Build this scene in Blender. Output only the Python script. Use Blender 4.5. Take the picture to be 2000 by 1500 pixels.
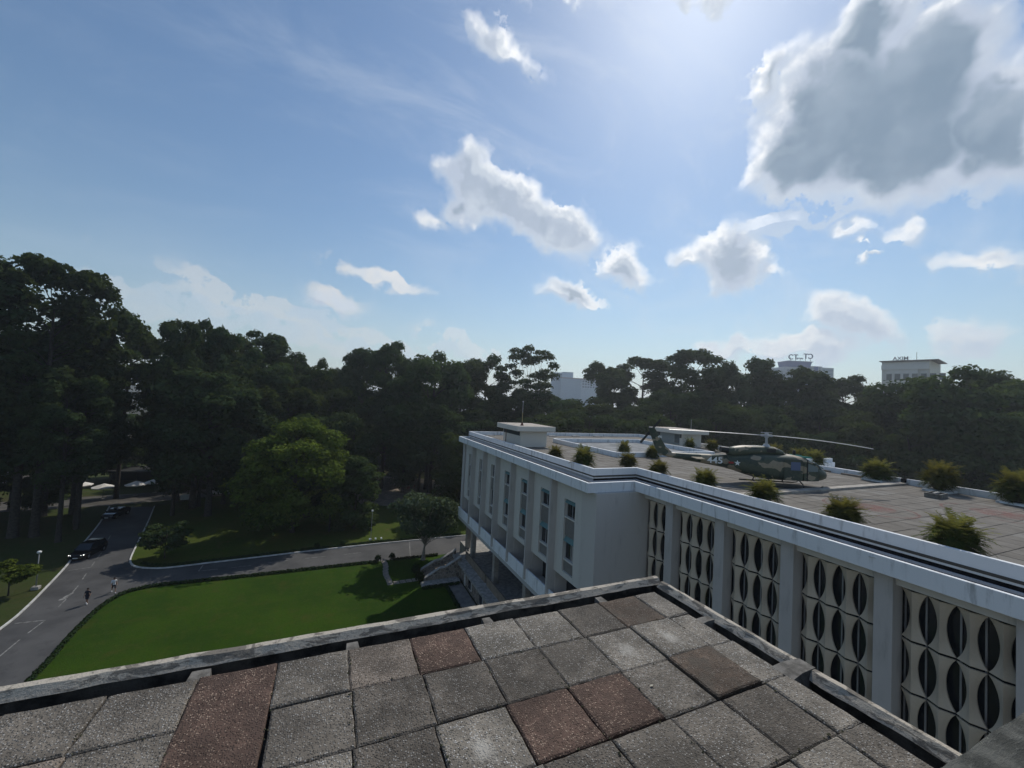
import bpy, bmesh, math, random
import numpy as np
from mathutils import Vector, Matrix
R = math.radians
for o in list(bpy.data.objects): bpy.data.objects.remove(o)
sc = bpy.context.scene
COL = sc.collection

# ------------------------------------------------------------------ camera
cam_d = bpy.data.cameras.new('camera'); cam = bpy.data.objects.new('camera', cam_d); COL.objects.link(cam)
cam_d.sensor_width = 36; cam_d.lens = 785/2000*36; cam_d.clip_start = .05; cam_d.clip_end = 6000
r_ = Vector((0.91155438, -0.40776175, 0.05290516)); u_ = Vector((-0.06393171, -0.01345172, 0.99786361)); f_ = Vector((0.40617895, 0.91298927, 0.03833088))
m = Matrix((r_, u_, -f_)).transposed().to_4x4(); m.translation = (0, 0, 24); cam.matrix_world = m
sc.camera = cam
sc.view_settings.view_transform = 'Standard'; sc.view_settings.look = 'None'
sc.view_settings.exposure = 0; sc.view_settings.gamma = 1; sc.view_settings.use_curve_mapping = False

# ------------------------------------------------------------------ sun and sky
SUN_AZ, SUN_EL = 47.8, 47.0          # azimuth clockwise from +Y
sund = Vector((math.sin(R(SUN_AZ))*math.cos(R(SUN_EL)), math.cos(R(SUN_AZ))*math.cos(R(SUN_EL)), math.sin(R(SUN_EL))))
SUN_STRENGTH, SKY_STRENGTH = 3.3, 0.086
sl = bpy.data.lights.new('sun', 'SUN'); sl.energy = SUN_STRENGTH; sl.angle = R(0.6); sl.color = (1, .94, .84)
so = bpy.data.objects.new('sun', sl); COL.objects.link(so); so.rotation_euler = sund.to_track_quat('Z', 'Y').to_euler(); so.location = (0, 0, 80)

w = bpy.data.worlds.new('World'); sc.world = w; w.use_nodes = True
NT = w.node_tree; NT.nodes.clear()

class NG:
    """little helper to write node trees"""
    def __init__(s, nt): s.nt = nt
    def n(s, t, **k):
        nd = s.nt.nodes.new(t)
        for a, v in k.items(): setattr(nd, a, v)
        return nd
    def put(s, sock, v):
        if isinstance(v, bpy.types.NodeSocket): s.nt.links.new(v, sock)
        elif v is not None: sock.default_value = v
    def math(s, op, a, b=None, c=None, clamp=False):
        nd = s.n('ShaderNodeMath', operation=op, use_clamp=clamp)
        for i, v in enumerate((a, b, c)): s.put(nd.inputs[i], v)
        return nd.outputs[0]
    def vmath(s, op, a, b=None, out=0):
        nd = s.n('ShaderNodeVectorMath', operation=op); s.put(nd.inputs[0], a)
        if b is not None: s.put(nd.inputs[1], b)
        return nd.outputs[out]
    def mix(s, f, a, b):
        nd = s.n('ShaderNodeMix', data_type='RGBA'); s.put(nd.inputs[0], f)
        for i, v in ((6, a), (7, b)):
            if isinstance(v, (tuple, list)) and len(v) == 3: v = (*v, 1)
            s.put(nd.inputs[i], v)
        return nd.outputs[2]
    def smooth(s, v, a, b, lo=0., hi=1.):
        nd = s.n('ShaderNodeMapRange', interpolation_type='SMOOTHSTEP'); s.put(nd.inputs[0], v)
        for i, q in enumerate((a, b, lo, hi)): nd.inputs[i+1].default_value = q
        return nd.outputs[0]
    def noise(s, vec, scale, detail=4, rough=.5, dist=0., out=0):
        nd = s.n('ShaderNodeTexNoise'); s.put(nd.inputs['Vector'], vec)
        nd.inputs['Scale'].default_value = scale; nd.inputs['Detail'].default_value = detail
        nd.inputs['Roughness'].default_value = rough; nd.inputs['Distortion'].default_value = dist
        return nd.outputs[out]

# clouds: azimuth, elevation, half width, half height (degrees), tilt, thickness
CLOUDS = [(66.5,29.8,9.0,5.6,-12,1.0),(62.7,30.8,6.7,7.4,-9,1.00),(69.3,32.3,5.5,5.2,-14,1.00),(58.9,28.1,4.8,3.8,-15,1.00),(67.8,26.1,6.1,4.6,-5,1.00),(73.8,25.3,3.6,4.8,14,1.00),(64.8,37.1,2.8,4.0,-25,1.00),(75.0,28.3,1.7,2.3,-27,1.00),(56.1,36.1,2.0,2.2,-18,0.90),(17.6,28.5,4.6,3.2,-27,.62),(23.4,25.9,6.6,2.9,-32,.62),(29.8,23.3,4.7,3.1,-32,.62),(15.3,25.6,2.6,2.2,7,0.80),(39.0,18.3,3.5,2.3,-26,0.70),(32.1,14.8,4.2,1.6,-21,0.80),(52.0,18.7,4.0,3.2,-12,.70),(56.2,16.9,1.5,0.8,-7,0.60),(47.5,18.5,2.0,1.4,-5,0.60),(19.8,42.3,3.8,1.3,-36,0.55),(10.7,23.5,2.2,1.1,-11,0.40),(4.8,14.8,6.2,1.1,-9,0.50),(-0.1,11.3,3.7,1.4,-8,0.50),(45.5,45.6,6.0,1.5,-14,.45),(27.0,46.0,2.9,0.5,0,0.50),(63.4,20.0,1.8,0.8,-23,0.40),(68.1,19.0,1.2,1.3,28,0.40),(73.5,14.7,2.6,0.9,-19,0.60),(65.1,17.6,1.1,0.7,-23,0.35),(63.7,10.6,4.2,2.1,-31,0.55),(59.4,7.7,5.0,1.7,-2,0.50),(52.0,7.9,3.3,1.2,-1,0.40),(72.6,8.1,2.1,2.2,-5,0.35),(-1.0,7.3,15.1,1.9,-15,0.12),(-13.0,8.1,10.4,1.7,-3,0.06),(16.4,6.8,6.5,1.7,-11,0.12),(57.5,21.8,7.5,1.0,8,.14),
          (120,30,9,5,10,1.),(150,24,7,4,-10,.9),(200,35,10,5,15,1.),(250,28,8,4,-15,.9),(290,38,7,4,10,.8)]
def make_density_group():
    g = bpy.data.node_groups.new('cloud_density', 'ShaderNodeTree')
    g.interface.new_socket('Vector', in_out='INPUT', socket_type='NodeSocketVector')
    g.interface.new_socket('Density', in_out='OUTPUT', socket_type='NodeSocketFloat'); g.interface.new_socket('Body', in_out='OUTPUT', socket_type='NodeSocketFloat'); g.interface.new_socket('Mask', in_out='OUTPUT', socket_type='NodeSocketFloat')
    q = NG(g); gi = q.n('NodeGroupInput'); go = q.n('NodeGroupOutput')
    d0 = gi.outputs[0]
    wob = q.noise(d0, 14, 3, .5, 0, 1)
    d = q.vmath('ADD', d0, q.vmath('MULTIPLY', q.vmath('SUBTRACT', wob, (.5, .5, .5)), (.11, .11, .11)))
    acc = None
    for az, el, a, b, tilt, wt in CLOUDS:
        c = Vector((math.sin(R(az))*math.cos(R(el)), math.cos(R(az))*math.cos(R(el)), math.sin(R(el))))
        right = Vector((math.cos(R(az)), -math.sin(R(az)), 0)); up = right.cross(c)
        t = R(tilt); ex = right*math.cos(t)+up*math.sin(t); ey = -right*math.sin(t)+up*math.cos(t)
        mp = q.n('ShaderNodeMapping', vector_type='TEXTURE')
        if acc is None: q.put(mp.inputs[0], d)
        else:            # chained so that the shader compiler handles one cloud after the other
            ch = q.n('ShaderNodeVectorMath', operation='SCALE'); ch.inputs[0].default_value = (1e-6,1e-6,1e-6); q.put(ch.inputs['Scale'], acc); q.put(mp.inputs[0], q.vmath('ADD', d, ch.outputs[0]))
        mp.inputs[1].default_value = c
        mp.inputs[2].default_value = Matrix((ex, ey, ex.cross(ey))).transposed().to_euler()
        mp.inputs[3].default_value = (math.tan(R(a))*1.12, math.tan(R(b))*1.12, .45)
        ln = q.vmath('LENGTH', mp.outputs[0], out=1)
        k = min(1.5, max(.45, math.sqrt(a*b)/2.6))
        v = q.math('MULTIPLY_ADD', ln, -k, k)
        v = q.math('MINIMUM', v, wt*1.0)
        acc = v if acc is None else q.math('SMOOTH_MAX', acc, v, .32)
    n1 = q.noise(d0, 19, 9, .66, .0)
    nl = q.noise(d0, 10, 2, .5, .0)
    vo = q.n('ShaderNodeTexVoronoi', feature='F1'); q.put(vo.inputs['Vector'], q.vmath('ADD', d0, q.vmath('MULTIPLY', q.vmath('SUBTRACT', q.noise(d0, 30, 2, .5, 0, 1), (.5, .5, .5)), (.03, .03, .03))))
    vo.inputs['Scale'].default_value = 15; vo.inputs['Detail'].default_value = 2; vo.inputs['Roughness'].default_value = .5; vo.normalize = True
    puff = q.math('MULTIPLY', q.math('SUBTRACT', .42, vo.outputs['Distance']), 2.2)
    n3 = q.noise(d0, 70, 4, .6, .0)
    puff = q.math('ADD', puff, q.math('MULTIPLY', q.math('SUBTRACT', n3, .5), .75))
    q.put(go.inputs[0], q.math('ADD', q.math('ADD', acc, puff), q.math('MULTIPLY', q.math('SUBTRACT', n1, .48), 2.6)))
    q.put(go.inputs[1], q.math('ADD', acc, q.math('MULTIPLY', q.math('SUBTRACT', nl, .5), 1.5)))
    q.put(go.inputs[2], acc)
    return g
q = NG(NT)
tc = q.n('ShaderNodeTexCoord'); d = q.vmath('NORMALIZE', tc.outputs['Generated'])
sky = q.n('ShaderNodeTexSky', sky_type='NISHITA', sun_disc=False)
sky.sun_elevation = R(SUN_EL); sky.sun_rotation = R(SUN_AZ); sky.air_density = 1.4; sky.dust_density = .45; sky.ozone_density = 3.0; sky.altitude = 0
skyc = q.vmath('MINIMUM', q.vmath('MULTIPLY', sky.outputs[0], (SKY_STRENGTH*.90, SKY_STRENGTH*1.0, SKY_STRENGTH*1.08)), (1.3, 1.28, 1.25))
sep = q.n('ShaderNodeSeparateXYZ'); q.put(sep.inputs[0], d); dz = sep.outputs[2]
cosS = q.vmath('DOT_PRODUCT', d, tuple(sund), out=1)
near = q.smooth(cosS, .55, 1.0)
glow = q.math('POWER', q.math('MAXIMUM', cosS, 0.), 60.)
# veil of thin high cloud, stretched one way
rot = q.n('ShaderNodeMapping'); q.put(rot.inputs[0], d); rot.inputs[2].default_value = (R(25), R(-20), R(-38)); rot.inputs[3].default_value = (1., 5.5, 5.5)
cir = q.smooth(q.noise(rot.outputs[0], 1.5, 7, .62, .6), .42, .80)
veil = q.math('MULTIPLY', cir, q.math('MULTIPLY_ADD', near, .26, .10))
base = q.mix(veil, skyc, (.72, .78, .86))
hz = q.math('POWER', q.math('SUBTRACT', 1., q.math('ABSOLUTE', dz), clamp=True), 7.)
base = q.mix(q.math('MULTIPLY', hz, .78), base, (.55, .65, .74))
base = q.vmath('ADD', base, q.vmath('SCALE', (1., .97, .92), None)) if False else base
gl = q.n('ShaderNodeVectorMath', operation='SCALE'); gl.inputs[0].default_value = (1., .98, .95); q.put(gl.inputs['Scale'], q.math('MULTIPLY', glow, .10))
base = q.vmath('ADD', base, gl.outputs[0])
grp = make_density_group()
def dens(v):
    nd = q.n('ShaderNodeGroup'); nd.node_tree = grp; q.put(nd.inputs[0], v); return nd.outputs
g1 = dens(d); g2 = dens(q.vmath('NORMALIZE', q.vmath('ADD', d, tuple(sund*.05))))
D1 = g1[0]
op = q.math('MULTIPLY', q.smooth(D1, .03, .24), q.smooth(g1[2], -.25, .50, .04, 1.))
core = q.smooth(q.math('MULTIPLY_ADD', D1, .4, q.math('MULTIPLY', g1[1], .6)), .15, .86)
lit = q.smooth(q.math('SUBTRACT', g1[1], g2[1]), -.15, .50)
edge_b = q.math('MULTIPLY_ADD', near, .46, .72)
edge = q.n('ShaderNodeVectorMath', operation='SCALE'); edge.inputs[0].default_value = (1., .995, .985); q.put(edge.inputs['Scale'], edge_b)
var = q.noise(d, 8, 3, .5)
grey = q.mix(q.smooth(var, .35, .68), (.20, .28, .375), (.31, .39, .49))
grey = q.mix(q.smooth(g1[2], .45, .9), (.50, .57, .69), grey)
rim = q.mix(q.smooth(lit, .0, .6), (.60, .67, .76), edge.outputs[0])
inner = q.mix(q.math('MULTIPLY', q.smooth(lit, .3, 1.), q.smooth(g1[2], .4, 1., .75, .14)), grey, (.70, .76, .83))
ccol = q.mix(core, rim, inner)
ccol = q.mix(q.math('MULTIPLY', hz, .75), ccol, (.50, .60, .72))
skyall = q.mix(q.math('MULTIPLY', op, .95), base, ccol)
bg = q.n('ShaderNodeBackground'); q.put(bg.inputs[0], skyall); bg.inputs[1].default_value = 1.0
wo = q.n('ShaderNodeOutputWorld'); q.put(wo.inputs[0], bg.outputs[0])
w.cycles.sampling_method = 'MANUAL'; w.cycles.sample_map_resolution = 512

# ------------------------------------------------------------------ materials
MATS = {}
def mat(name, fn):
    if name in MATS: return MATS[name]
    mt = bpy.data.materials.new(name); mt.use_nodes = True; nt = mt.node_tree
    q = NG(nt); b = nt.nodes['Principled BSDF']; fn(q, b); MATS[name] = mt; return mt
def obco(q): return q.n('ShaderNodeTexCoord').outputs['Object']
def bump(q, b, h, st=.4, dist=.02):
    bp = q.n('ShaderNodeBump'); bp.inputs['Strength'].default_value = st; bp.inputs['Distance'].default_value = dist
    q.put(bp.inputs['Height'], h); q.put(b.inputs['Normal'], bp.outputs[0])
def flat(name, c, rough=.7, metal=0, spec=.3):
    def f(q, b):
        b.inputs['Base Color'].default_value = (*c, 1); b.inputs['Roughness'].default_value = rough; b.inputs['Metallic'].default_value = metal
        b.inputs['Specular IOR Level'].default_value = spec
    return mat(name, f)
def mottled(name, c1, c2, scale=3., rough=.8, fine=60., st=.25, lo=.35, hi=.65, spec=.25):
    def f(q, b):
        co = obco(q); n = q.noise(co, scale, 6, .6); col = q.mix(q.smooth(n, lo, hi), c1, c2)
        b.inputs['Roughness'].default_value = rough; b.inputs['Specular IOR Level'].default_value = spec
        q.put(b.inputs['Base Color'], col); bump(q, b, q.noise(co, fine, 3, .6), st, .01)
    return mat(name, f)
def stained(name, base, stain, amt=.7, vs=(1.2, 1.2, .18), lo=.52, hi=.75):
    """painted wall with run marks and grime patches"""
    def f(q, b):
        co = obco(q); mp = q.n('ShaderNodeMapping'); q.put(mp.inputs[0], co); mp.inputs[3].default_value = vs
        n = q.noise(mp.outputs[0], 2.2, 8, .65); n2 = q.noise(co, .55, 4, .6)
        k = q.math('MULTIPLY', q.smooth(n, lo, hi), amt); k = q.math('MULTIPLY', k, q.smooth(n2, .3, .65))
        q.put(b.inputs['Base Color'], q.mix(k, base, stain)); b.inputs['Roughness'].default_value = .75; b.inputs['Specular IOR Level'].default_value = .25
        bump(q, b, q.noise(co, 40, 3, .6), .15, .01)
    return mat(name, f)
M_white = stained('white_paint', (.72, .74, .76), (.33, .34, .34), .85, lo=.50, hi=.68)
M_wall = stained('grey_cream_wall', (.52, .495, .465), (.34, .32, .30), .7)
M_panel = stained('panel_cream', (.57, .55, .51), (.38, .36, .33), .7)
M_fin = stained('fin_grey', (.45, .43, .41), (.28, .27, .255), .75)
M_lip = stained('cornice_paint', (.66, .69, .72), (.38, .40, .42), .55)
M_soffit = flat('soffit_paint', (.42, .42, .41), .85)
M_gutter = mottled('gutter_grime_shade', (.006, .006, .008), (.022, .022, .026), 2.5, .95, spec=.05)  # grime plus the shade of the recess, both put into the near-black colour
M_pipe = flat('rail_paint', (.36, .38, .42), .5)
M_screen = stained('screen_stone', (.52, .455, .365), (.36, .315, .255), .5, (1.2, 1.2, .3))
M_hut = stained('hut_cream', (.62, .59, .53), (.45, .42, .37), .35)
M_brownbeam = mottled('brown_concrete', (.16, .13, .10), (.23, .19, .15), 2)
M_column = mottled('column_concrete', (.24, .22, .20), (.34, .32, .29), 2)
M_teal = flat('teal_awning', (.12, .22, .225), .85)
M_curtain = flat('curtain', (.45, .44, .42), .9)
def _glass(q, b):
    b.inputs['Base Color'].default_value = (.012, .016, .022, 1); b.inputs['Roughness'].default_value = .08; b.inputs['Specular IOR Level'].default_value = .5
M_glass = mat('dark_glass', _glass)
M_glass2 = flat('grey_glass', (.05, .065, .07), .15, 0, .5)
M_mullion = flat('mullion', (.28, .29, .31), .4, .3)
M_red = flat('red_paint', (.33, .035, .03), .6)
M_rubble = None
def _rubble(q, b):
    co = obco(q); v = q.n('ShaderNodeTexVoronoi', feature='DISTANCE_TO_EDGE'); q.put(v.inputs['Vector'], co); v.inputs['Scale'].default_value = 2.6
    v2 = q.n('ShaderNodeTexVoronoi'); q.put(v2.inputs['Vector'], co); v2.inputs['Scale'].default_value = 2.6
    e = q.smooth(v.outputs[0], .02, .1); hue = q.n('ShaderNodeSeparateColor'); q.put(hue.inputs[0], v2.outputs['Color'])
    st = q.mix(hue.outputs[0], (.10, .085, .07), (.24, .20, .165))
    q.put(b.inputs['Base Color'], q.mix(e, (.30, .27, .24), st)); b.inputs['Roughness'].default_value = .9
    bump(q, b, q.math('ADD', e, q.math('MULTIPLY', q.noise(co, 20, 3), .4)), .9, .06)
M_rubble = mat('rubble_stone', _rubble)
def _text_stone(q, b):
    co = obco(q); n = q.noise(co, 5, 5, .6, 1.2)
    q.put(b.inputs['Base Color'], q.mix(n, (.11, .105, .10), (.27, .255, .235))); b.inputs['Roughness'].default_value = .9; bump(q, b, n, 1., .10)
M_spandrel = mat('textured_spandrel', _text_stone)
M_concrete = mottled('concrete', (.20, .195, .185), (.34, .33, .31), 2.5)
M_pavement = mottled('pavement', (.13, .125, .12), (.20, .19, .18), 1.2); M_path = mottled('far_path_shade', (.055, .052, .046), (.095, .088, .078), .6)  # far path: pavement colour darkened to stand in for tree shade
def _rim(q, b):
    co = obco(q); mp = q.n('ShaderNodeMapping'); q.put(mp.inputs[0], co); mp.inputs[3].default_value = (1., 1., 5.)
    n = q.noise(mp.outputs[0], 5.5, 8, .62, .7); n2 = q.noise(co, 1.3, 4, .6)
    k = q.smooth(q.math('ADD', n, q.math('MULTIPLY', q.math('SUBTRACT', n2, .5), .35)), .47, .56)
    c = q.mix(q.math('MULTIPLY', k, .8), (.44, .395, .33), (.11, .10, .086)); c = q.mix(q.math('MULTIPLY', q.smooth(q.noise(co, 30, 4, .7), .55, .7), .6), c, (.06, .058, .05))
    q.put(b.inputs['Base Color'], c); b.inputs['Roughness'].default_value = .9; b.inputs['Specular IOR Level'].default_value = .2
    bump(q, b, q.math('ADD', n, q.noise(co, 60, 4, .7)), .6, .02)
M_rim = mat('weathered_plaster', _rim)
M_block = mottled('block_concrete', (.085,.08,.072), (.19,.18,.165), 9, .95, 50, .6)
M_channel = mottled('channel_dark', (.022, .021, .019), (.085, .078, .068), 5, .95, 30, .7)  # very dark mottle for the channel floor and walls
def _ledge(q, b):
    co = obco(q); n = q.noise(co, 7, 8, .65); mp = q.n('ShaderNodeMapping'); q.put(mp.inputs[0], co); mp.inputs[3].default_value = (4., 14., 4.)
    s = q.noise(mp.outputs[0], 5, 6, .7)
    c = q.mix(q.smooth(n, .4, .65), (.035, .036, .03), (.10, .10, .088)); c = q.mix(q.math('MULTIPLY', q.smooth(s, .55, .75), .6), c, (.20, .20, .18))
    q.put(b.inputs['Base Color'], c); b.inputs['Roughness'].default_value = .95; bump(q, b, s, .7, .02)
M_ledge = mat('weathered_ledge', _ledge)

def tile_mat(name, c, speck, sp_amt, rust=None, white=False):
    c = (c[0]*1.09, c[1]*1.02, c[2]*.93)
    """washed terrazzo slab: fine stone chips, stain, wear in the middle"""
    def f(q, b):
        oi = q.n('ShaderNodeObjectInfo'); tcn = q.n('ShaderNodeTexCoord'); co = tcn.outputs['Object']
        off = q.vmath('SCALE', (31., 17., 5.)); off.node.inputs['Scale'].default_value = 1; q.put(off.node.inputs['Scale'], oi.outputs['Random'])
        cv = q.vmath('ADD', co, off)
        big = q.noise(cv, 3.2, 6, .6); med = q.noise(cv, 22, 5, .65); fine = q.noise(cv, 120, 2, .7)
        vor = q.n('ShaderNodeTexVoronoi'); q.put(vor.inputs['Vector'], cv); vor.inputs['Scale'].default_value = 78
        chip = q.smooth(vor.outputs['Distance'], .55, .25); sc_ = q.n('ShaderNodeSeparateColor'); q.put(sc_.inputs[0], vor.outputs['Color'])
        dark = tuple(x*.38 for x in c)
        col = q.mix(q.smooth(big, .32, .68), dark, c)
        col = q.mix(q.math('MULTIPLY', q.smooth(med, .40, .62), .55), col, tuple(x*.55 for x in c))
        k = q.math('MULTIPLY', q.math('MULTIPLY', chip, q.smooth(sc_.outputs[0], .35, .8)), sp_amt)
        col = q.mix(k, col, speck)
        k2 = q.math('MULTIPLY', q.math('MULTIPLY', chip, q.smooth(sc_.outputs[1], .45, .7)), .85)
        col = q.mix(k2, col, tuple(x*.16 for x in c))
        st_ = q.noise(q.vmath('ADD', q.n('ShaderNodeNewGeometry').outputs['Position'], (3.,1.,0.)), 1.7, 6, .62)
        col = q.mix(q.math('MULTIPLY', q.smooth(st_, .48, .66), .55), col, tuple(x*.42 for x in c))
        if rust: col = q.mix(q.math('MULTIPLY', q.smooth(q.noise(cv, 6, 5, .6), .45, .65), .75), col, rust)
        if white:
            gx = q.vmath('LENGTH', q.vmath('MULTIPLY', q.vmath('ADD', co, (.02,.03,0)), (8.5, 6., 1)), out=1)
            kk = q.smooth(q.math('ADD', gx, q.math('MULTIPLY', q.noise(cv, 11, 6, .7), 2.2)), 2.0, 1.1)
            col = q.mix(q.math('MULTIPLY', kk, .7), col, (.42, .40, .36))
        q.put(b.inputs['Base Color'], col); b.inputs['Roughness'].default_value = .88; b.inputs['Specular IOR Level'].default_value = .25
        bump(q, b, q.math('ADD', q.math('MULTIPLY', chip, 1.), fine), .8, .006)
    return mat(name, f)
T_GREY = tile_mat('tile_grey', (.185, .173, .158), (.42, .41, .39), .8)
T_DARK = tile_mat('tile_dark', (.140, .129, .117), (.36, .35, .33), .65)
T_LIGHT = tile_mat('tile_light', (.25, .238, .218), (.50, .49, .47), .9)
T_LIGHTW = tile_mat('tile_light_worn', (.245, .233, .213), (.50, .49, .47), .9, None, True)
T_WARM = tile_mat('tile_warm', (.21, .185, .165), (.42, .38, .34), .7)
T_RED = tile_mat('tile_red', (.125, .085, .072), (.40, .30, .23), .9, (.075, .050, .040))
T_BROWN = tile_mat('tile_brown', (.14, .11, .09), (.33, .30, .27), .55, (.08, .068, .055))
def _paver(q, b):
    oi = q.n('ShaderNodeObjectInfo'); g = q.n('ShaderNodeNewGeometry'); co = g.outputs['Position']
    isl = g.outputs['Random Per Island']; rnd = q.math('FRACT', q.math('ADD', oi.outputs['Random'], isl))
    n = q.noise(co, .9, 6, .65); n2 = q.noise(co, 14, 4, .7)
    c = q.mix(q.smooth(n, .3, .7), (.088, .077, .064), (.148, .134, .115)); c = q.mix(q.math('MULTIPLY', q.smooth(rnd, .82, .95), .4), c, (.21, .205, .19))
    c = q.mix(q.math('MULTIPLY', q.smooth(n2, .5, .7), .5), c, (.10, .095, .085))
    q.put(b.inputs['Base Color'], c); b.inputs['Roughness'].default_value = .9; bump(q, b, n2, .4, .01)
M_paver = mat('roof_paver', _paver)
def _redpaint(q, b):
    co = obco(q); n = q.noise(co, 1.6, 6, .7); n2 = q.noise(co, 12, 4, .7)
    b.inputs['Base Color'].default_value = (.24, .10, .085, 1); b.inputs['Roughness'].default_value = .9
    q.put(b.inputs['Alpha'], q.math('MULTIPLY', q.smooth(q.math('ADD', n, q.math('MULTIPLY', q.math('SUBTRACT', n2, .5), .5)), .35, .65), .62))
M_redpaint = mat('faded_red_paint', _redpaint)
def _asphalt(q, b):
    co = obco(q); n = q.noise(co, .25, 6, .6); n2 = q.noise(co, 25, 3, .7)
    c = q.mix(q.smooth(n, .3, .7), (.034, .035, .037), (.074, .074, .075)); c = q.mix(q.math('MULTIPLY', n2, .4), c, (.03, .03, .032)); c = q.mix(q.math('MULTIPLY', q.smooth(q.noise(co, .9, 5, .7), .56, .62), .35), c, (.022, .022, .024))
    q.put(b.inputs['Base Color'], c); b.inputs['Roughness'].default_value = .85; bump(q, b, n2, .3, .01)
M_asphalt = mat('asphalt', _asphalt)
M_mark = mottled('worn_road_paint', (.085, .085, .083), (.26, .26, .25), 3)
M_kerb = mottled('kerb_concrete', (.36, .36, .35), (.55, .55, .53), 1.5)
def grass_mat(name, c1, c2, c3, s=.12):
    def f(q, b):
        co = obco(q); n = q.noise(co, s, 5, .6); n2 = q.noise(co, 1.1, 5, .65); n3 = q.noise(co, 9, 4, .75)
        c = q.mix(q.smooth(n, .35, .65), c1, c2); c = q.mix(q.math('MULTIPLY', q.smooth(n2, .45, .7), .5), c, c3)
        n4 = q.noise(co, .33, 6, .7)
        c = q.mix(q.math('MULTIPLY', q.smooth(n4, .52, .72), .5), c, (c3[0]*1.25, c3[1]*.85, c3[2]*1.6))
        c = q.mix(q.math('MULTIPLY', q.smooth(n3, .46, .7), .6), c, tuple(x*.35 for x in c1))
        q.put(b.inputs['Base Color'], c); b.inputs['Roughness'].default_value = .95; b.inputs['Specular IOR Level'].default_value = .1
        bump(q, b, q.math('ADD', n3, q.noise(co, 30, 3, .8)), 1., .06)
    return mat(name, f)
M_lawn = grass_mat('mown_lawn', (.034, .073, .004), (.021, .053, .003), (.050, .070, .008))
M_park = grass_mat('park_grass', (.040, .060, .012), (.050, .050, .020), (.070, .062, .028), .08)
M_ground = grass_mat('city_ground', (.045, .050, .030), (.075, .068, .050), (.055, .06, .03), .02)
M_soil = mottled('plaza_paving', (.16, .135, .11), (.25, .21, .17), .8)
def leaf_mat(name, c, c2, trans=.35, yellow=None):
    mt = bpy.data.materials.new(name); mt.use_nodes = True; nt = mt.node_tree; nt.nodes.clear(); q = NG(nt)
    at = q.n('ShaderNodeAttribute', attribute_name='tint'); oi = q.n('ShaderNodeObjectInfo')
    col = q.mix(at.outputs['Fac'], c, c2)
    hs = q.n('ShaderNodeHueSaturation'); q.put(hs.inputs['Color'], col)
    q.put(hs.inputs['Hue'], q.math('MULTIPLY_ADD', oi.outputs['Random'], .035, .48)); q.put(hs.inputs['Value'], q.math('MULTIPLY_ADD', oi.outputs['Random'], .5, .75)); hs.inputs['Saturation'].default_value = .92
    df = q.n('ShaderNodeBsdfDiffuse'); q.put(df.inputs[0], hs.outputs[0]); tr = q.n('ShaderNodeBsdfTranslucent')
    tcx = q.mix(.6, hs.outputs[0], yellow or (.10, .14, .02)); q.put(tr.inputs[0], tcx)
    mx = q.n('ShaderNodeMixShader'); mx.inputs[0].default_value = trans; nt.links.new(df.outputs[0], mx.inputs[1]); nt.links.new(tr.outputs[0], mx.inputs[2])
    o = q.n('ShaderNodeOutputMaterial'); nt.links.new(mx.outputs[0], o.inputs[0]); return mt
L_DARK = leaf_mat('leaf_dark', (.022, .042, .016), (.050, .078, .028), .22)
L_MID = leaf_mat('leaf_mid', (.028, .052, .016), (.062, .090, .026), .25)
L_YEL = leaf_mat('leaf_yellow_green', (.032, .066, .010), (.125, .170, .018), .30, (.12, .17, .02))
L_FRA = leaf_mat('leaf_grey_green', (.030, .048, .026), (.075, .095, .055), .2)
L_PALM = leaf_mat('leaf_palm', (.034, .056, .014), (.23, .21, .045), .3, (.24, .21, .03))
L_HEDGE = leaf_mat('leaf_hedge', (.012, .026, .010), (.028, .050, .018), .15)
M_bark = mottled('bark', (.024, .021, .018), (.052, .046, .039), 4, .95, 30, .8)
M_barkpale = mottled('pale_bark', (.14, .125, .11), (.24, .22, .19), 4, .95, 30, .6)
M_pot = mottled('pot_clay', (.07, .05, .04), (.12, .09, .07), 6)

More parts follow.
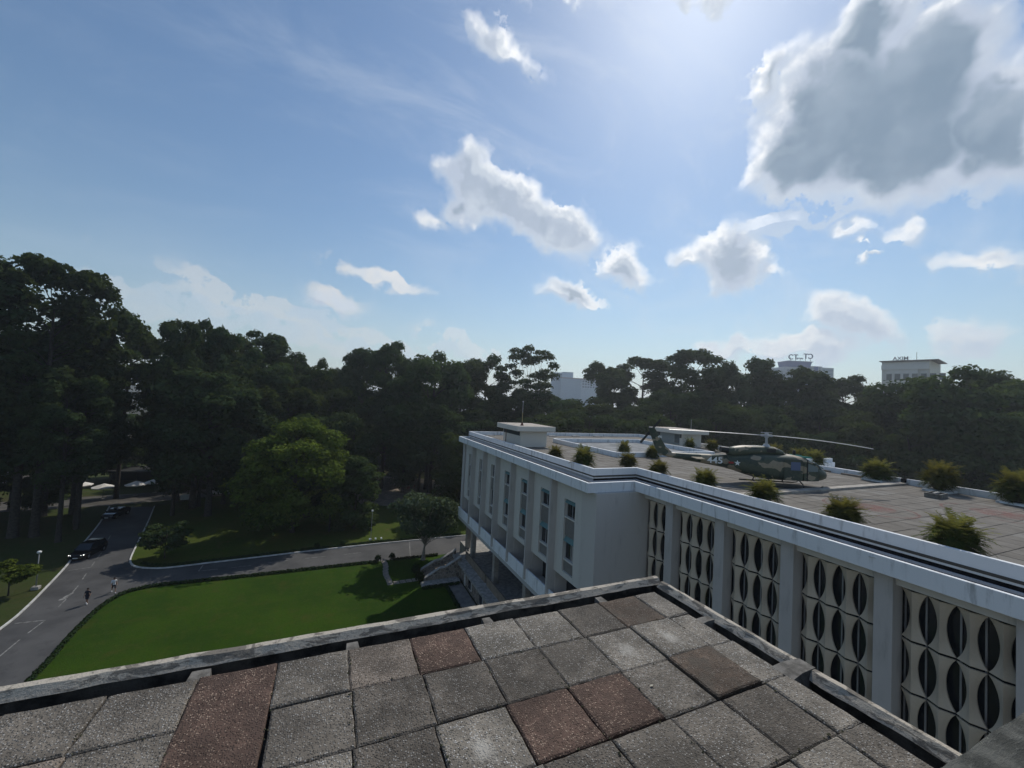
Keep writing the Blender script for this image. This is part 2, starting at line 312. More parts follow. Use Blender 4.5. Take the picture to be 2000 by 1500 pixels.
# ------------------------------------------------------------------ mesh helpers
class MB:
    def __init__(s): s.v = []; s.f = []
    def add(s, v, f):
        o = len(s.v); s.v += [tuple(p) for p in v]; s.f += [tuple(i+o for i in q) for q in f]; return s
    def box(s, x0, x1, y0, y1, z0, z1):
        return s.add([(x0,y0,z0),(x1,y0,z0),(x1,y1,z0),(x0,y1,z0),(x0,y0,z1),(x1,y0,z1),(x1,y1,z1),(x0,y1,z1)],
                     [(0,3,2,1),(4,5,6,7),(0,1,5,4),(1,2,6,5),(2,3,7,6),(3,0,4,7)])
    def prism(s, pts, z0, z1):
        n = len(pts); v = [(x,y,z0) for x,y in pts]+[(x,y,z1) for x,y in pts]
        a = sum(pts[i][0]*pts[(i+1)%n][1]-pts[(i+1)%n][0]*pts[i][1] for i in range(n))
        f = [tuple(range(n-1,-1,-1)), tuple(range(n,2*n))]+[(i,(i+1)%n,n+(i+1)%n,n+i) for i in range(n)]
        if a < 0: f = [tuple(reversed(q)) for q in f]
        return s.add(v, f)
    def sheet(s, pts, z):
        n = len(pts); a = sum(pts[i][0]*pts[(i+1)%n][1]-pts[(i+1)%n][0]*pts[i][1] for i in range(n))
        return s.add([(x,y,z) for x,y in pts], [tuple(range(n)) if a > 0 else tuple(range(n-1,-1,-1))])
    def tube(s, pts, rad, n=6, cap=True):
        pts = [Vector(p) for p in pts]; rad = rad if isinstance(rad, (list, tuple)) else [rad]*len(pts)
        v = []; f = []
        for i, p in enumerate(pts):
            t = (pts[min(i+1,len(pts)-1)]-pts[max(i-1,0)]).normalized()
            a = t.cross(Vector((0,0,1)) if abs(t.z) < .95 else Vector((1,0,0))).normalized(); b = t.cross(a)
            for k in range(n):
                th = 2*math.pi*k/n; v.append(p+(a*math.cos(th)+b*math.sin(th))*rad[i])
        for i in range(len(pts)-1):
            for k in range(n): f.append((i*n+k, i*n+(k+1)%n, (i+1)*n+(k+1)%n, (i+1)*n+k))
        if cap: f += [tuple(range(n-1,-1,-1)), tuple(range((len(pts)-1)*n, len(pts)*n))]
        return s.add(v, f)
    def lathe(s, prof, n=16, c=(0,0,0)):
        v = []; f = []
        for r, z in prof:
            for k in range(n):
                th = 2*math.pi*k/n; v.append((c[0]+r*math.cos(th), c[1]+r*math.sin(th), c[2]+z))
        for i in range(len(prof)-1):
            for k in range(n): f.append((i*n+k, i*n+(k+1)%n, (i+1)*n+(k+1)%n, (i+1)*n+k))
        f += [tuple(range(n-1,-1,-1)), tuple(range((len(prof)-1)*n, len(prof)*n))]
        return s.add(v, f)
    def loft(s, secs, closed_ends=True):
        n = len(secs[0]); v = [p for q in secs for p in q]; f = []
        for i in range(len(secs)-1):
            for k in range(n): f.append((i*n+k, i*n+(k+1)%n, (i+1)*n+(k+1)%n, (i+1)*n+k))
        if closed_ends: f += [tuple(range(n-1,-1,-1)), tuple(range((len(secs)-1)*n, len(secs)*n))]
        return s.add(v, f)
    def mesh(s, name, mt, smooth=False, bevel=0):
        me = bpy.data.meshes.new(name); me.from_pydata(s.v, [], s.f); me.materials.append(mt)
        if bevel or True:
            bm = bmesh.new(); bm.from_mesh(me)
            bmesh.ops.recalc_face_normals(bm, faces=bm.faces)
            if bevel: bmesh.ops.bevel(bm, geom=[e for e in bm.edges if len(e.link_faces) == 2 and e.calc_face_angle(0) > .6], offset=bevel, segments=1, affect='EDGES')
            bm.to_mesh(me); bm.free()
        if smooth: me.shade_smooth() if hasattr(me, 'shade_smooth') else [setattr(p, 'use_smooth', True) for p in me.polygons]
        return me
    def build(s, name, mt, parent=None, loc=None, smooth=False, bevel=0):
        return link(name, s.mesh(name, mt, smooth, bevel), parent, loc)
def link(name, me, parent=None, loc=None):
    o = bpy.data.objects.new(name, me); COL.objects.link(o)
    if loc is not None: o.location = loc
    if parent is not None: o.parent = parent
    return o
def thing(name, label, cat, loc=(0,0,0), rz=0, group=None, scale=None):
    o = bpy.data.objects.new(name, None); COL.objects.link(o); o.location = loc; o.rotation_euler = (0,0,rz); o.empty_display_size = .3
    if scale is not None: o.scale = scale
    return tag(o, label, cat, group)
def tag(o, label, cat, group=None):
    o['label'] = label; o['category'] = cat
    if group: o['group'] = group
    return o
def struct(o): o['kind'] = 'structure'; return o
def stuff(o): o['kind'] = 'stuff'; return o
def dup(o, label, loc, rz=0, scale=None, group=None):
    r = o.copy(); COL.objects.link(r); r.location = loc; r.rotation_euler = (0,0,rz); r['label'] = label
    if scale is not None: r.scale = scale
    if group: r['group'] = group
    for ch in list(o.children):
        c = ch.copy(); COL.objects.link(c); c.parent = r
        for g in list(ch.children):
            e = g.copy(); COL.objects.link(e); e.parent = c
    return r
def fast_quads(name, V, tint, mt):
    """V: (N,4,3) array of quads -> mesh with one tint value per quad"""
    n = len(V); me = bpy.data.meshes.new(name)
    me.vertices.add(n*4); me.vertices.foreach_set('co', np.ascontiguousarray(V, dtype=np.float32).ravel())
    me.loops.add(n*4); me.loops.foreach_set('vertex_index', np.arange(n*4, dtype=np.int32))
    me.polygons.add(n); me.polygons.foreach_set('loop_start', np.arange(0, n*4, 4, dtype=np.int32))
    a = me.attributes.new('tint', 'FLOAT', 'POINT'); a.data.foreach_set('value', np.repeat(tint.astype(np.float32), 4))
    me.materials.append(mt); me.update(calc_edges=True); return me
def unit(a): return a/np.maximum(np.linalg.norm(a, axis=1, keepdims=True), 1e-6)
def leaf_cards(rng, C, N, size, aspect=.6):
    """quads centred at C facing roughly along N"""
    n = len(C); t = unit(np.cross(N, rng.normal(size=(n,3)))); b = np.cross(N, t)
    s = size[:,None]; t = t*s; b = b*s*aspect
    bend = N*s*.25
    return np.stack([C-t, C-b+bend, C+t, C+b+bend], axis=1)
def clump_leaves(rng, centres, radii, count, leaf, up=.6):
    """leaves on flattened puffs; returns quads and tints"""
    w8 = np.array([r[0]*r[1] for r in radii]); w8 = w8/w8.sum(); Q = []; T = []
    for c, r, k in zip(centres, radii, w8):
        n = max(8, int(count*k)); dvec = unit(rng.normal(size=(n,3))); dvec[:,2] = np.where(rng.random(n) < .72, np.abs(dvec[:,2]), dvec[:,2])
        rr = rng.random(n)**.33*1.05; lump = 1+.22*np.sin(dvec[:,0]*4+c[0])*np.cos(dvec[:,1]*5+c[1])
        P = np.array(c)+dvec*np.array([r[0], r[0], r[1]])*(rr*lump)[:,None]
        N = unit(dvec*1.0+rng.normal(size=(n,3))*.75+np.array([0,0,up]))
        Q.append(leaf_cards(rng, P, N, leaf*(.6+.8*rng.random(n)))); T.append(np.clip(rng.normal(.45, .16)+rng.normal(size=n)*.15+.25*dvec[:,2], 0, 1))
    return np.concatenate(Q), np.concatenate(T)

# ------------------------------------------------------------------ the setting: ground, lawns, roads
rnd = random.Random(7)
struct(MB().sheet([(-2500,-2500),(2500,-2500),(2500,2500),(-2500,2500)], -.02).build('ground', M_ground))
struct(MB().sheet([(-75,-30),(110,-30),(130,150),(-75,150)], 0).build('park_floor', M_park))
def smooth_poly(pts, n=6):
    out = []
    for i in range(len(pts)-1):
        p0 = pts[max(i-1,0)]; p1 = pts[i]; p2 = pts[i+1]; p3 = pts[min(i+2,len(pts)-1)]
        for k in range(n):
            t = k/n; out.append(tuple(.5*((2*p1[j])+(-p0[j]+p2[j])*t+(2*p0[j]-5*p1[j]+4*p2[j]-p3[j])*t*t+(-p0[j]+3*p1[j]-3*p2[j]+p3[j])*t**3) for j in (0,1)))
    out.append(pts[-1]); return out
A_left = smooth_poly([(-26.6,20),(-26.6,40),(-26.8,54),(-27.1,58),(-27.9,63),(-29.1,69.5),(-30.8,76.5),(-33.3,87.7),(-36.5,99.5)])
A_right = smooth_poly([(-20.2,20),(-20.4,44),(-20.8,50),(-21,55),(-20.7,57.6),(-19.9,59.4),(-18.2,60.2),(-16,60.3)])
B_low = [(-16,60.3),(60,60.1)]
B_up = [(60,67.4),(22,67.2),(8,67.1),(-2,66.7),(-8,66.2),(-14,65.8)]
corner = smooth_poly([(-14,65.8),(-17.7,65.5),(-20,66),(-21.8,67.2),(-22.9,69.1),(-23.7,72),(-24.8,77),(-27,87),(-29.6,98)])
road_poly = A_left+corner[::-1]+B_up[::-1]+B_low[::-1]+A_right[::-1]
struct(MB().sheet(road_poly, .008).build('road', M_asphalt))
struct(MB().sheet([(-75,98),(-55,99),(-36.5,100.5),(-24,104),(10,112),(10,117),(-30,111),(-60,106),(-75,105)], .012).build('far_path', M_path))
lawn_poly = A_right[:-1]+[(-16,60.3),(7.6,60.2),(8.9,60.2),(11.5,60.1),(20,60.1),(16.6,55),(16.6,20),(-20.2,20)]
struct(MB().sheet(lawn_poly, .06).build('lawn', M_lawn))
struct(MB().sheet([p for p in corner]+[(-12,110),(30,100),(24,67.2),(8,67.1),(-2,66.7),(-8,66.2)], .05).build('shaded_lawn', grass_mat('park_lawn', (.045,.078,.008), (.060,.078,.012), (.080,.080,.020), .1)))
struct(MB().sheet([(-75,20)]+A_left+[(-75,97)], .05).build('verge', grass_mat('verge_grass', (.036,.056,.012), (.048,.058,.018), (.060,.058,.024), .1)))
struct(MB().sheet([(7,92),(12,89),(21,88.5),(30,96),(31,112),(12,124),(5,105)], .065).build('plaza', M_soil))
struct(MB().sheet([(-130,140),(-62,150),(-40,185),(-60,225),(-170,215)], .01).build('sunlit_street', mottled('pale_street', (.40,.38,.33), (.55,.52,.46), .3)))
# kerbs
def kerb(path, side, name='kerb', h=.14, w_=.17):
    k = MB(); pv = [Vector((x,y,0)) for x,y in path]; L = []
    for i, p in enumerate(pv):
        t = (pv[min(i+1,len(pv)-1)]-pv[max(i-1,0)]).normalized(); nrm = Vector((-t.y, t.x, 0))*side; L.append((p, p+nrm*w_))
    for i in range(len(L)-1):
        (a,b),(c,d_) = L[i],L[i+1]
        k.loft([[(a.x,a.y,0),(b.x,b.y,0),(b.x,b.y,h),(a.x,a.y,h)],[(c.x,c.y,0),(d_.x,d_.y,0),(d_.x,d_.y,h),(c.x,c.y,h)]], False)
    return struct(k.build(name, M_kerb))
kerb(A_left, 1); kerb(corner, -1); kerb(B_up, -1)
# painted parking lines
mk = MB()
def line(x0,y0,x1,y1,wd=.11,z=.014):
    a = Vector((x0,y0,0)); b = Vector((x1,y1,0)); n_ = (b-a).normalized(); n_ = Vector((-n_.y,n_.x,0))*wd/2
    mk.add([(p.x,p.y,z) for p in (a-n_,b-n_,b+n_,a+n_)], [(0,1,2,3)])
for s in ((-24.2,42,-24.2,45.5),(-24.2,47,-24.3,51.6),(-24.3,52.6,-24.2,54.9),(-26.4,55,-24.2,54.9),(-24.5,57.6,-24.7,59.4),(-24.9,61,-25.2,62.8),(-25.6,64.6,-26,66.4),(-28.3,68.0,-26.4,68.4),(-26.4,68.4,-26.85,70.4),(-27.1,71.6,-27.5,73.8),(-28,75.4,-28.5,77.3),(-29,79.4,-29.5,81.4),
          (-14.1,63.5,-14.1,65.5),(-14.1,63.5,-12.1,63.5),(-10.7,63.5,-8.4,63.6),(-6.6,63.9,-4.1,64.1),(-2,64.2,.6,64.2),(3,64.2,5.4,64.3),(12,60.4,13,66.8)): line(*s)
mk.add([(-25.3,59.2,.014),(-25.0,59.0,.014),(-24.75,59.7,.014),(-24.72,60.9,.014),(-24.9,61.0,.014),(-25.1,60.3,.014)], [(0,1,2,3,4,5)])
struct(mk.build('road_marking', M_mark))
# stone garden path
pth = thing('stepping_path', 'narrow L shaped stone path across the lawn from the road to the stairs', 'path', (8.2,56,0))
mp_ = MB().box(-.35,.35,-.42,.42,0,.09).mesh('path_slab', mottled('path_stone', (.16,.14,.12), (.27,.24,.21), 3), bevel=.015)
for i in range(9): link('path_slab', mp_, pth, (.12*math.sin(i)-.02*i, 4.0-.9*i, .0))
for i in range(4): link('path_slab', mp_, pth, (.75+.78*i, -3.15+.02*i, .0))
# pavement strip at the foot of the palace
struct(MB().box(14.9,16.7,20,50.2,0,.10).build('pavement', M_pavement))

# ------------------------------------------------------------------ the palace
pal = thing('palace_building', 'long grey white flat roofed palace wing with concrete screens and finned windows', 'building', (30,20,0))
def P(mb, name, mt, **k):
    o = mb.build(name, mt, pal, **k); o.location = (-30,-20,0); return o
ZR = 18.45
# core masses
P(MB().box(18.5,50.8,24.3,56.4,9.83,17.5).box(19.52,50.7,24.32,56.35,7.0,9.83).box(23.35,45.6,-30,24.3,0,17.5), 'wall', M_wall)
P(MB().box(18.94,50.9,26.1,56.6,17.73,18.3).box(23.2,45.7,-30,26.1,17.73,18.3).box(18.0,50.9,24.2,56.6,17.50,17.52).box(22.1,45.7,-30,24.2,17.50,17.52), 'roof_slab', M_soffit)
# jog wall and corner pillar
P(MB().box(17.9,18.5,24.12,25.95,7.0,17.5).box(18.5,22.8,24.12,24.3,5,17.5), 'corner_wall', M_wall)
P(MB().box(17.9,18.5,55.6,56.45,7.0,17.5), 'end_pillar', M_fin)
# cornice lip following the stepped edge, gutter, parapet
def ring(x_in_a, x_in_b, y_in, w_, z0, z1, yfar, ynear):
    """band on the camera side: block face, jog, main face"""
    k = MB()
    k.prism([(x_in_a,yfar),(x_in_a,y_in),(x_in_b,y_in),(x_in_b,ynear),(x_in_b+w_,ynear),(x_in_b+w_,y_in+w_),(x_in_a+w_,y_in+w_),(x_in_a+w_,yfar)], z0, z1); return k
P(ring(17.32,21.57,24.44,.20,17.5,18.23,56.75,-30), 'cornice', M_white, bevel=.015)
P(MB().box(17.32,50,56.75,56.95,17.5,18.23), 'cornice', M_white)
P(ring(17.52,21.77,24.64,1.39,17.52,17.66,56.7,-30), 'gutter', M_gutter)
P(ring(18.50,22.74,25.62,.10,18.0,18.10,56.7,-30), 'gutter_rail', M_pipe)
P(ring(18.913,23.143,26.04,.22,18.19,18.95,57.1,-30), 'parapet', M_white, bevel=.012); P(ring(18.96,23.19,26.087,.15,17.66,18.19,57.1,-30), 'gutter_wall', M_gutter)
P(MB().box(18.913,51.1,57.1,57.32,17.7,18.95), 'parapet', M_white)
P(MB().prism([(51.1,57.3),(51.1,26.1),(45.9,26.1),(45.9,-30),(45.68,-30),(45.68,26.32),(50.88,26.32),(50.88,57.3)], 17.7, 18.95), 'parapet', M_white, bevel=.012)
P(MB().prism([(51.1,57.3),(52.6,57.3),(52.6,24.6),(47.4,24.6),(47.4,-30),(45.9,-30),(45.9,26.1),(51.1,26.1)], 17.5, 18.23), 'cornice', M_white)
# bridging slabs across the gutter
brg = MB().box(0,1.35,0,.35,0,.08).mesh('gutter_bridge', M_pipe); brd = MB().box(0,1.2,0,.22,0,.08).mesh('gutter_bridge', mottled('dark_slab', (.03,.03,.032), (.13,.13,.135), 1.1))  # slabs on the projecting block get a darker mottle
for i in range(24):
    y = 54.5-2.1*i if 54.5-2.1*i > 27 else None
    if y: 
        o = link('gutter_bridge', brd, pal); o.location = (17.56-30, y-20, 17.80-.07*(i % 3 == 1)+.05*(i % 5 == 2))
for i in range(20):
    y = 22.9-2.0*i+.4*((i*7) % 3); o = link('gutter_bridge', brg, pal); o.location = (21.78-30, y-20, 17.86-.08*(i % 3))
fl = MB().box(0,.5,0,.7,0,.03).mesh('loose_sheet', M_kerb)
for x, y, rz in ((21.8,15.1,.1),(21.8,9.0,.5)):
    o = link('loose_sheet', fl, pal); o.location = (x-30, y-20, 18.06); o.rotation_euler = (0,.25,rz)
# windowed face: 7 bays between thin fins
FY = [30.0,34.25,38.45,42.75,46.9,51.2,55.55]
fin_m = MB().box(-.45,.62,-.11,.11,7.25,17.5).mesh('fin', M_fin, bevel=.01)
for y in FY[:-1]:
    o = link('fin', fin_m, pal); o.location = (17.88-30, y-20, 0)
# balcony band
P(MB().box(17.62,17.78,26.0,56.3,7.0,8.2), 'balcony_band', M_white, bevel=.01)
P(MB().box(17.62,18.5,24.12,25.95,6.6,7.0).box(17.78,19.4,26,55.6,7.0,7.35), 'balcony_floor', M_wall)
P(MB().box(17.7,50.8,24.3,56.4,6.55,6.98), 'soffit', M_soffit)
edges = [25.95]+FY
def pan(y0, y1, idx):
    yc = (y0+y1)/2-.12; w2 = .80; X0, X1 = 18.06, 18.46
    w_ = MB()
    w_.box(X0,X1,y0+.1,yc-w2,9.8,17.49).box(X0,X1,yc+w2,y1-.1,9.8,17.49).box(X0,X1,yc-w2,yc+w2,16.1,17.49).box(X0,X1,yc-w2,yc+w2,9.8,10.25)
    f = P(w_, 'window_panel', M_panel)
    def S(mb, name, mt): return mb.build(name, mt, f)
    S(MB().box(X0+.16,X1-.02,yc-w2,yc+w2,13.1,14.55), 'spandrel', M_spandrel)
    S(MB().box(X0+.16,X1-.02,yc-w2,yc+w2,10.25,11.15), 'spandrel', M_spandrel)
    S(MB().box(X0+.06,X1-.02,yc-w2,yc+w2,14.55,14.66), 'sill', M_panel); S(MB().box(X0+.06,X1-.02,yc-w2,yc+w2,11.15,11.27), 'sill', M_panel)
    for za, zb in ((14.66,16.1),(11.27,13.1)):
        S(MB().box(X1-.06,X1-.03,yc-w2,yc+w2,za,zb), 'pane', M_glass)
        S(MB().box(X1-.10,X1-.07,yc-w2*.05,yc+.06,za,zb).box(X1-.10,X1-.07,yc+w2-.07,yc+w2,za,zb), 'mullion', M_mullion)
        if idx <= 3:
            lo = zb-(.32 if za > 14 else .42)
            S(MB().add([(X0+.02,yc-w2+.01,lo),(X0+.02,yc+w2-.01,lo),(X1-.1,yc+w2-.01,zb-.01),(X1-.1,yc-w2+.01,zb-.01)], [(0,1,2,3)]), 'awning', M_teal)
        elif idx in (4,5):
            S(MB().box(X1-.09,X1-.065,yc-w2+.1,yc+.1,za+.1,zb-.1), 'blind', flat('blind_grey', (.20,.19,.175), .9))
    if idx in (0,2):
        k = MB()
        for i in range(7): k.box(X1-.11,X1-.075,yc-w2+.05+i*.09,yc-w2+.10+i*.09,11.3,12.9)
        S(k, 'curtain', M_curtain)
    # loggia below: side cheeks and dark back window
    P(MB().box(19.42,19.5,y0+.1,y1-.1,7.35,9.8), 'loggia_window', M_glass)
    P(MB().box(18.46,19.5,y0+.1,y1-.1,9.72,9.82), 'loggia_ceiling', M_panel)
    P(MB().box(19.36,19.42,y0+.1,y0+1.0,7.35,9.72).box(19.36,19.42,yc+.2,yc+.35,7.35,9.72), 'loggia_frame', M_panel)
    P(MB().box(18.2,19.4,y1-.14,y1-.1,7.35,9.8), 'loggia_cheek', M_wall)
for i in range(7): pan(edges[i], edges[i+1], i)
# cut the core back behind the loggias: a dark room wall already stands proud at x=19.4
# screens of stone between pilasters
PY = [21.7-4.0*i for i in range(9)]
pil = MB().box(22.08,22.9,-.66,0,0,17.5).mesh('pilaster', M_fin, bevel=.012)
for y in PY:
    o = link('pilaster', pil, pal); o.location = (-30, y-20, 0)
P(MB().box(22.32,22.95,-12,24.1,17.02,17.5), 'header_beam', M_panel)
P(MB().box(23.1,23.16,-12,24.1,3,17.1), 'screen_glass', M_glass)
def element(pitch, h=1.985):
    """hourglass stone with a folded front"""
    rows = 15; d_ = .20; th = .07; V = []; F = []; half = pitch/2-.012
    for i in range(rows):
        v = -1+2*i/(rows-1); hw = half*(1-.68*(1-v*v)**.85); z = v*h/2
        for y in (-hw, -hw*.5, 0, hw*.5, hw):
            x = -d_*(1-abs(y)/hw); V.append((x, y, z))
    nfront = len(V); V += [(x+th*1.0, y, z) for x,y,z in V]
    for i in range(rows-1):
        for k in range(4):
            a = i*5+k; F.append((a, a+5, a+6, a+1)); b = a+nfront; F.append((b, b+1, b+6, b+5))
        for k in (0,4):
            a = i*5+k; F.append((a, a+5, a+5+nfront, a+nfront))
    for k in range(4):
        for i in (0, rows-1):
            a = i*5+k; F.append((a, a+1, a+1+nfront, a+nfront))
    mb = MB(); mb.add(V, F); return mb.mesh('screen_stone', M_screen)
el_m = element(.84); el_s = element(.80)
bays = [(24.12,21.7,3,el_s)]+[(y-.66,y-4.0,4,el_m) for y in PY[:-1]]
mull = MB().box(0,.05,-.03,.03,3,17).mesh('screen_mullion', M_mullion)
for bi, (ya, yb, n, me) in enumerate(bays):
    pitch = (ya-yb)/n
    for k in range(n):
        for r in range(5):
            o = link('screen_stone', me, pal); o.location = (22.78-30, ya-pitch*(k+.5)-20, 16.9-1.03-2.08*r)
    for k in range(n+1):
        o = link('screen_mullion', mull, pal); o.location = (23.02-30, ya-pitch*k+(.12 if k % 2 else -.05)-20, 0)
# ground level of the block: podium, columns, dark set-back wall
P(MB().box(16.95,50,24.5,54.3,0,1.98), 'podium_wall', M_rubble)
P(MB().box(16.5,50,24.5,54.6,2.0,2.3), 'podium_slab', M_concrete)
for y in (28,34.6,38.9,43.4,47.4): P(MB().box(16.85,16.95,y-.55,y+.55,.45,1.75), 'basement_window', M_kerb); P(MB().box(16.80,16.85,y-.42,y+.42,.58,1.62), 'basement_pane', M_glass)
P(MB().box(16.85,17.2,49.3,49.6,.1,2),'drain_pipe',M_kerb)
P(MB().box(17.75,17.95,26,36.0,2.3,3.2).box(17.75,17.95,36.6,44.2,2.3,3.2).box(17.75,17.95,44.8,52.3,2.3,3.2), 'terrace_wall', M_brownbeam)
col_m = MB().box(-.3,.3,-.32,.32,2.3,6.6).mesh('column', M_column, bevel=.02)
for x, y in ((19.3,56.1),(18.9,52.6),(18.9,44.5),(18.9,36.3),(18.9,28.2)):
    o = link('column', col_m, pal); o.location = (x-30, y-20, 0)
P(MB().box(23,50,25,55,2.3,6.6), 'ground_floor_wall', flat('dark_lobby_wall', (.06,.06,.065), .7))
P(MB().box(22.9,23.0,28,44,2.6,6), 'lobby_glass', M_glass)
P(MB().box(19.2,28,54.7,58.8,1.9,2.2).box(19,19.2,56.5,58.8,0,2.3), 'porch_slab', M_concrete)
P(MB().box(19.0,19.1,44.82,44.9,3.1,3.6), 'notice', M_kerb)
# roof: pavers
FP = []
def inroof(x, y): return (23.4 < x < 45.4 and -8 < y < 26.05) or (19.2 < x < 50.6 and 26.05 <= y < 56.9)
PX, PYY = 1.06, 1.06
cells = []
for i in range(0, 32):
    for j in range(-10, 56):
        x = 23.4+PX*(i-4)+.5; y = j*PYY+.5
        if not inroof(x, y) or not inroof(x-.5, y-.5+.02) : continue
        if 28 < x < 42.6 and 34.6 < y < 48: continue
        cells.append((math.hypot(x, y), x, y))
cells.sort()
struct_roof = P(MB().box(18.9,51,26,57.2,18.3,ZR-.03).box(23.1,45.8,-30,26,18.3,ZR-.03), 'roof_bed', flat('paver_joint', (.075,.070,.062), .95))
vis = [c for c in cells if c[2] > 2.5]
first = vis[:290]; rest = vis[290:]+[c for c in cells if c[2] <= 2.5]
pv_meshes = [MB().box(-.515,.515,-.515,.515,-.03,.0+dz).mesh('paver', M_paver, bevel=.008) for dz in (0,.004,.008)]
for k, (dd, x, y) in enumerate(first):
    o = link('paver', pv_meshes[k % 3], pal); o.location = (x-30, y-20, ZR); o.rotation_euler = (rnd.uniform(-.006,.006), rnd.uniform(-.006,.006), rnd.uniform(-.006,.006))
pm = MB()
for dd, x, y in rest:
    h = rnd.uniform(0,.01); pm.box(x-.512,x+.512,y-.512,y+.512,ZR-.03,ZR+h)
stuff(P(pm, 'paving', M_paver))
# light well with white upstand
P(MB().prism([(28,34.6),(42.6,34.6),(42.6,48),(28,48)],ZR-.05,ZR+.02), 'light_well_floor', mottled('well_floor', (.10,.11,.12), (.2,.21,.22), .6))
for b_ in ((28,42.6,34.45,34.7),(28,42.6,47.9,48.15),(27.9,28.15,34.7,47.9),(42.4,42.65,34.7,47.9)):
    P(MB().box(b_[0],b_[1],b_[2],b_[3],18.43,18.98), 'light_well_kerb', M_white, bevel=.01)
# dividing beam on the roof
P(MB().box(23.4,45.6,17.75,18.35,ZR-.02,ZR+.17), 'roof_beam', mottled('beam_concrete', (.26,.235,.205), (.38,.35,.31), 1.5), bevel=.015)
P(MB().box(45.45,45.75,17.9,18.2,ZR,ZR+.52), 'expansion_joint', M_gutter)
P(MB().box(45.96,51.1,26.34,26.6,18.95,19.35), 'parapet_upstand', M_white)
# stair huts on the roof
def hut(x0, x1, y0, y1, front_door):
    b = P(MB().box(x0,x1,y0,y1,ZR,20.35), 'roof_hut', M_hut)
    MB().box(x0-.75,x1+.78,y0-.7,y1+.5,20.35,20.92).build('hut_slab', M_hut, b, bevel=.02)
    MB().box(x0-.75+.12,x1+.66,y0-.58,y1+.38,20.92,20.94).build('slab_top', mottled('slab_dust', (.30,.26,.22), (.42,.38,.33), 1.2), b)
    MB().box(x0-.03,x0,y0+.25,y1-.15,19.75,20.3).build('clerestory', M_glass2, b)
    return b
h1 = hut(20.6,24.12,43.0,48.2,False)
MB().box(20.52,20.57,47.2,47.3,ZR,20.3).build('pipe', flat('rust_pipe', (.14,.08,.06), .8), h1)
MB().tube([(21.0,43.6,20.94),(21.0,43.6,21.35)], [.22,.06], 8).build('mast_base', flat('rusty_red', (.12,.05,.035), .8), h1)
MB().tube([(21.0,43.6,21.3),(21.0,43.6,22.5)], [.045,.04], 8).build('mast', flat('mast_yellow', (.38,.34,.16), .6), h1)
MB().tube([(21.0,43.6,22.5),(21.0,43.6,23.75)], [.03,.025], 8).lathe([(.02,0),(.09,.04),(.09,.12),(.02,.16)], 10, (21.0,43.6,23.72)).build('mast', M_kerb, h1)
h2 = hut(46.0,49.6,42.5,48.0,True)
MB().box(45.95,46.0,43.1,46.8,ZR+.3,20.3).build('glazing', flat('pale_glass', (.22,.26,.27), .2), h2)
MB().box(45.92,45.96,43.15,43.95,19.0,20.2).build('window_opening', flat('dim_glass', (.10,.12,.125), .2), h2)
MB().tube([(49.2,44,20.9),(49.2,44,22.4)], [.03,.02], 6).build('mast', M_kerb, h2)
# small slabs and blocks on the roof
for i, (x, y, sx) in enumerate(((21.6,55.6,1.2),(32.5,56.2,1.3),(37,56.3,1.3),(41.4,56.3,1.3))):
    P(MB().box(x-sx/2,x+sx/2,y-.35,y+.35,ZR,ZR+.12), 'vent_cover', M_concrete)
for x, y0, y1 in ((45.35,20.9,22.6),(45.45,23.6,25.0)):
    P(MB().box(x-.12,x+.12,y0,y1,ZR,ZR+.16), 'scupper_block', M_brownbeam)
# hollow concrete box lying on the roof
bx_ = thing('concrete_planter', 'empty hollow concrete box standing alone on the roof paving', 'planter', (41.0,14.4,ZR), .1)
MB().box(-.85,.85,-.42,-.32,0,.34).box(-.85,.85,.32,.42,0,.34).box(-.85,-.74,-.32,.32,0,.34).box(.74,.85,-.32,.32,0,.34).build('planter_wall', mottled('dirty_concrete', (.10,.095,.085), (.19,.18,.16), 4), bx_, bevel=.015)
MB().box(-.74,.74,-.32,.32,0,.08).build('planter_bed', M_gutter, bx_)
MB().box(-.5,.72,-.05,.1,.24,.36).build('broken_bar', M_concrete, bx_)
# red painted circles
def circle(x, y, r_in, label):
    t = thing('painted_circle', label, 'roof marking', (x,y,ZR+.014))
    k = MB(); n = 40
    for i in range(n):
        a, b = 2*math.pi*i/n, 2*math.pi*(i+1)/n
        k.add([(math.cos(a)*r_in,math.sin(a)*r_in,0),(math.cos(b)*r_in,math.sin(b)*r_in,0),(math.cos(b)*(r_in+.16),math.sin(b)*(r_in+.16),0),(math.cos(a)*(r_in+.16),math.sin(a)*(r_in+.16),0)], [(0,3,2,1)])
    k.build('outline', M_redpaint, t)
    k = MB().sheet([(math.cos(2*math.pi*i/24)*(r_in*.62)+r_in*.1,math.sin(2*math.pi*i/24)*(r_in*.55)) for i in range(24)], -.003); k.build('faded_centre', M_redpaint, t)
circle(30.9,13.9,2.15,'faded red painted circle on the roof partly hidden by a potted palm')
circle(38.6,10.6,2.5,'faded red painted circle at the right edge of the roof beside the parapet')

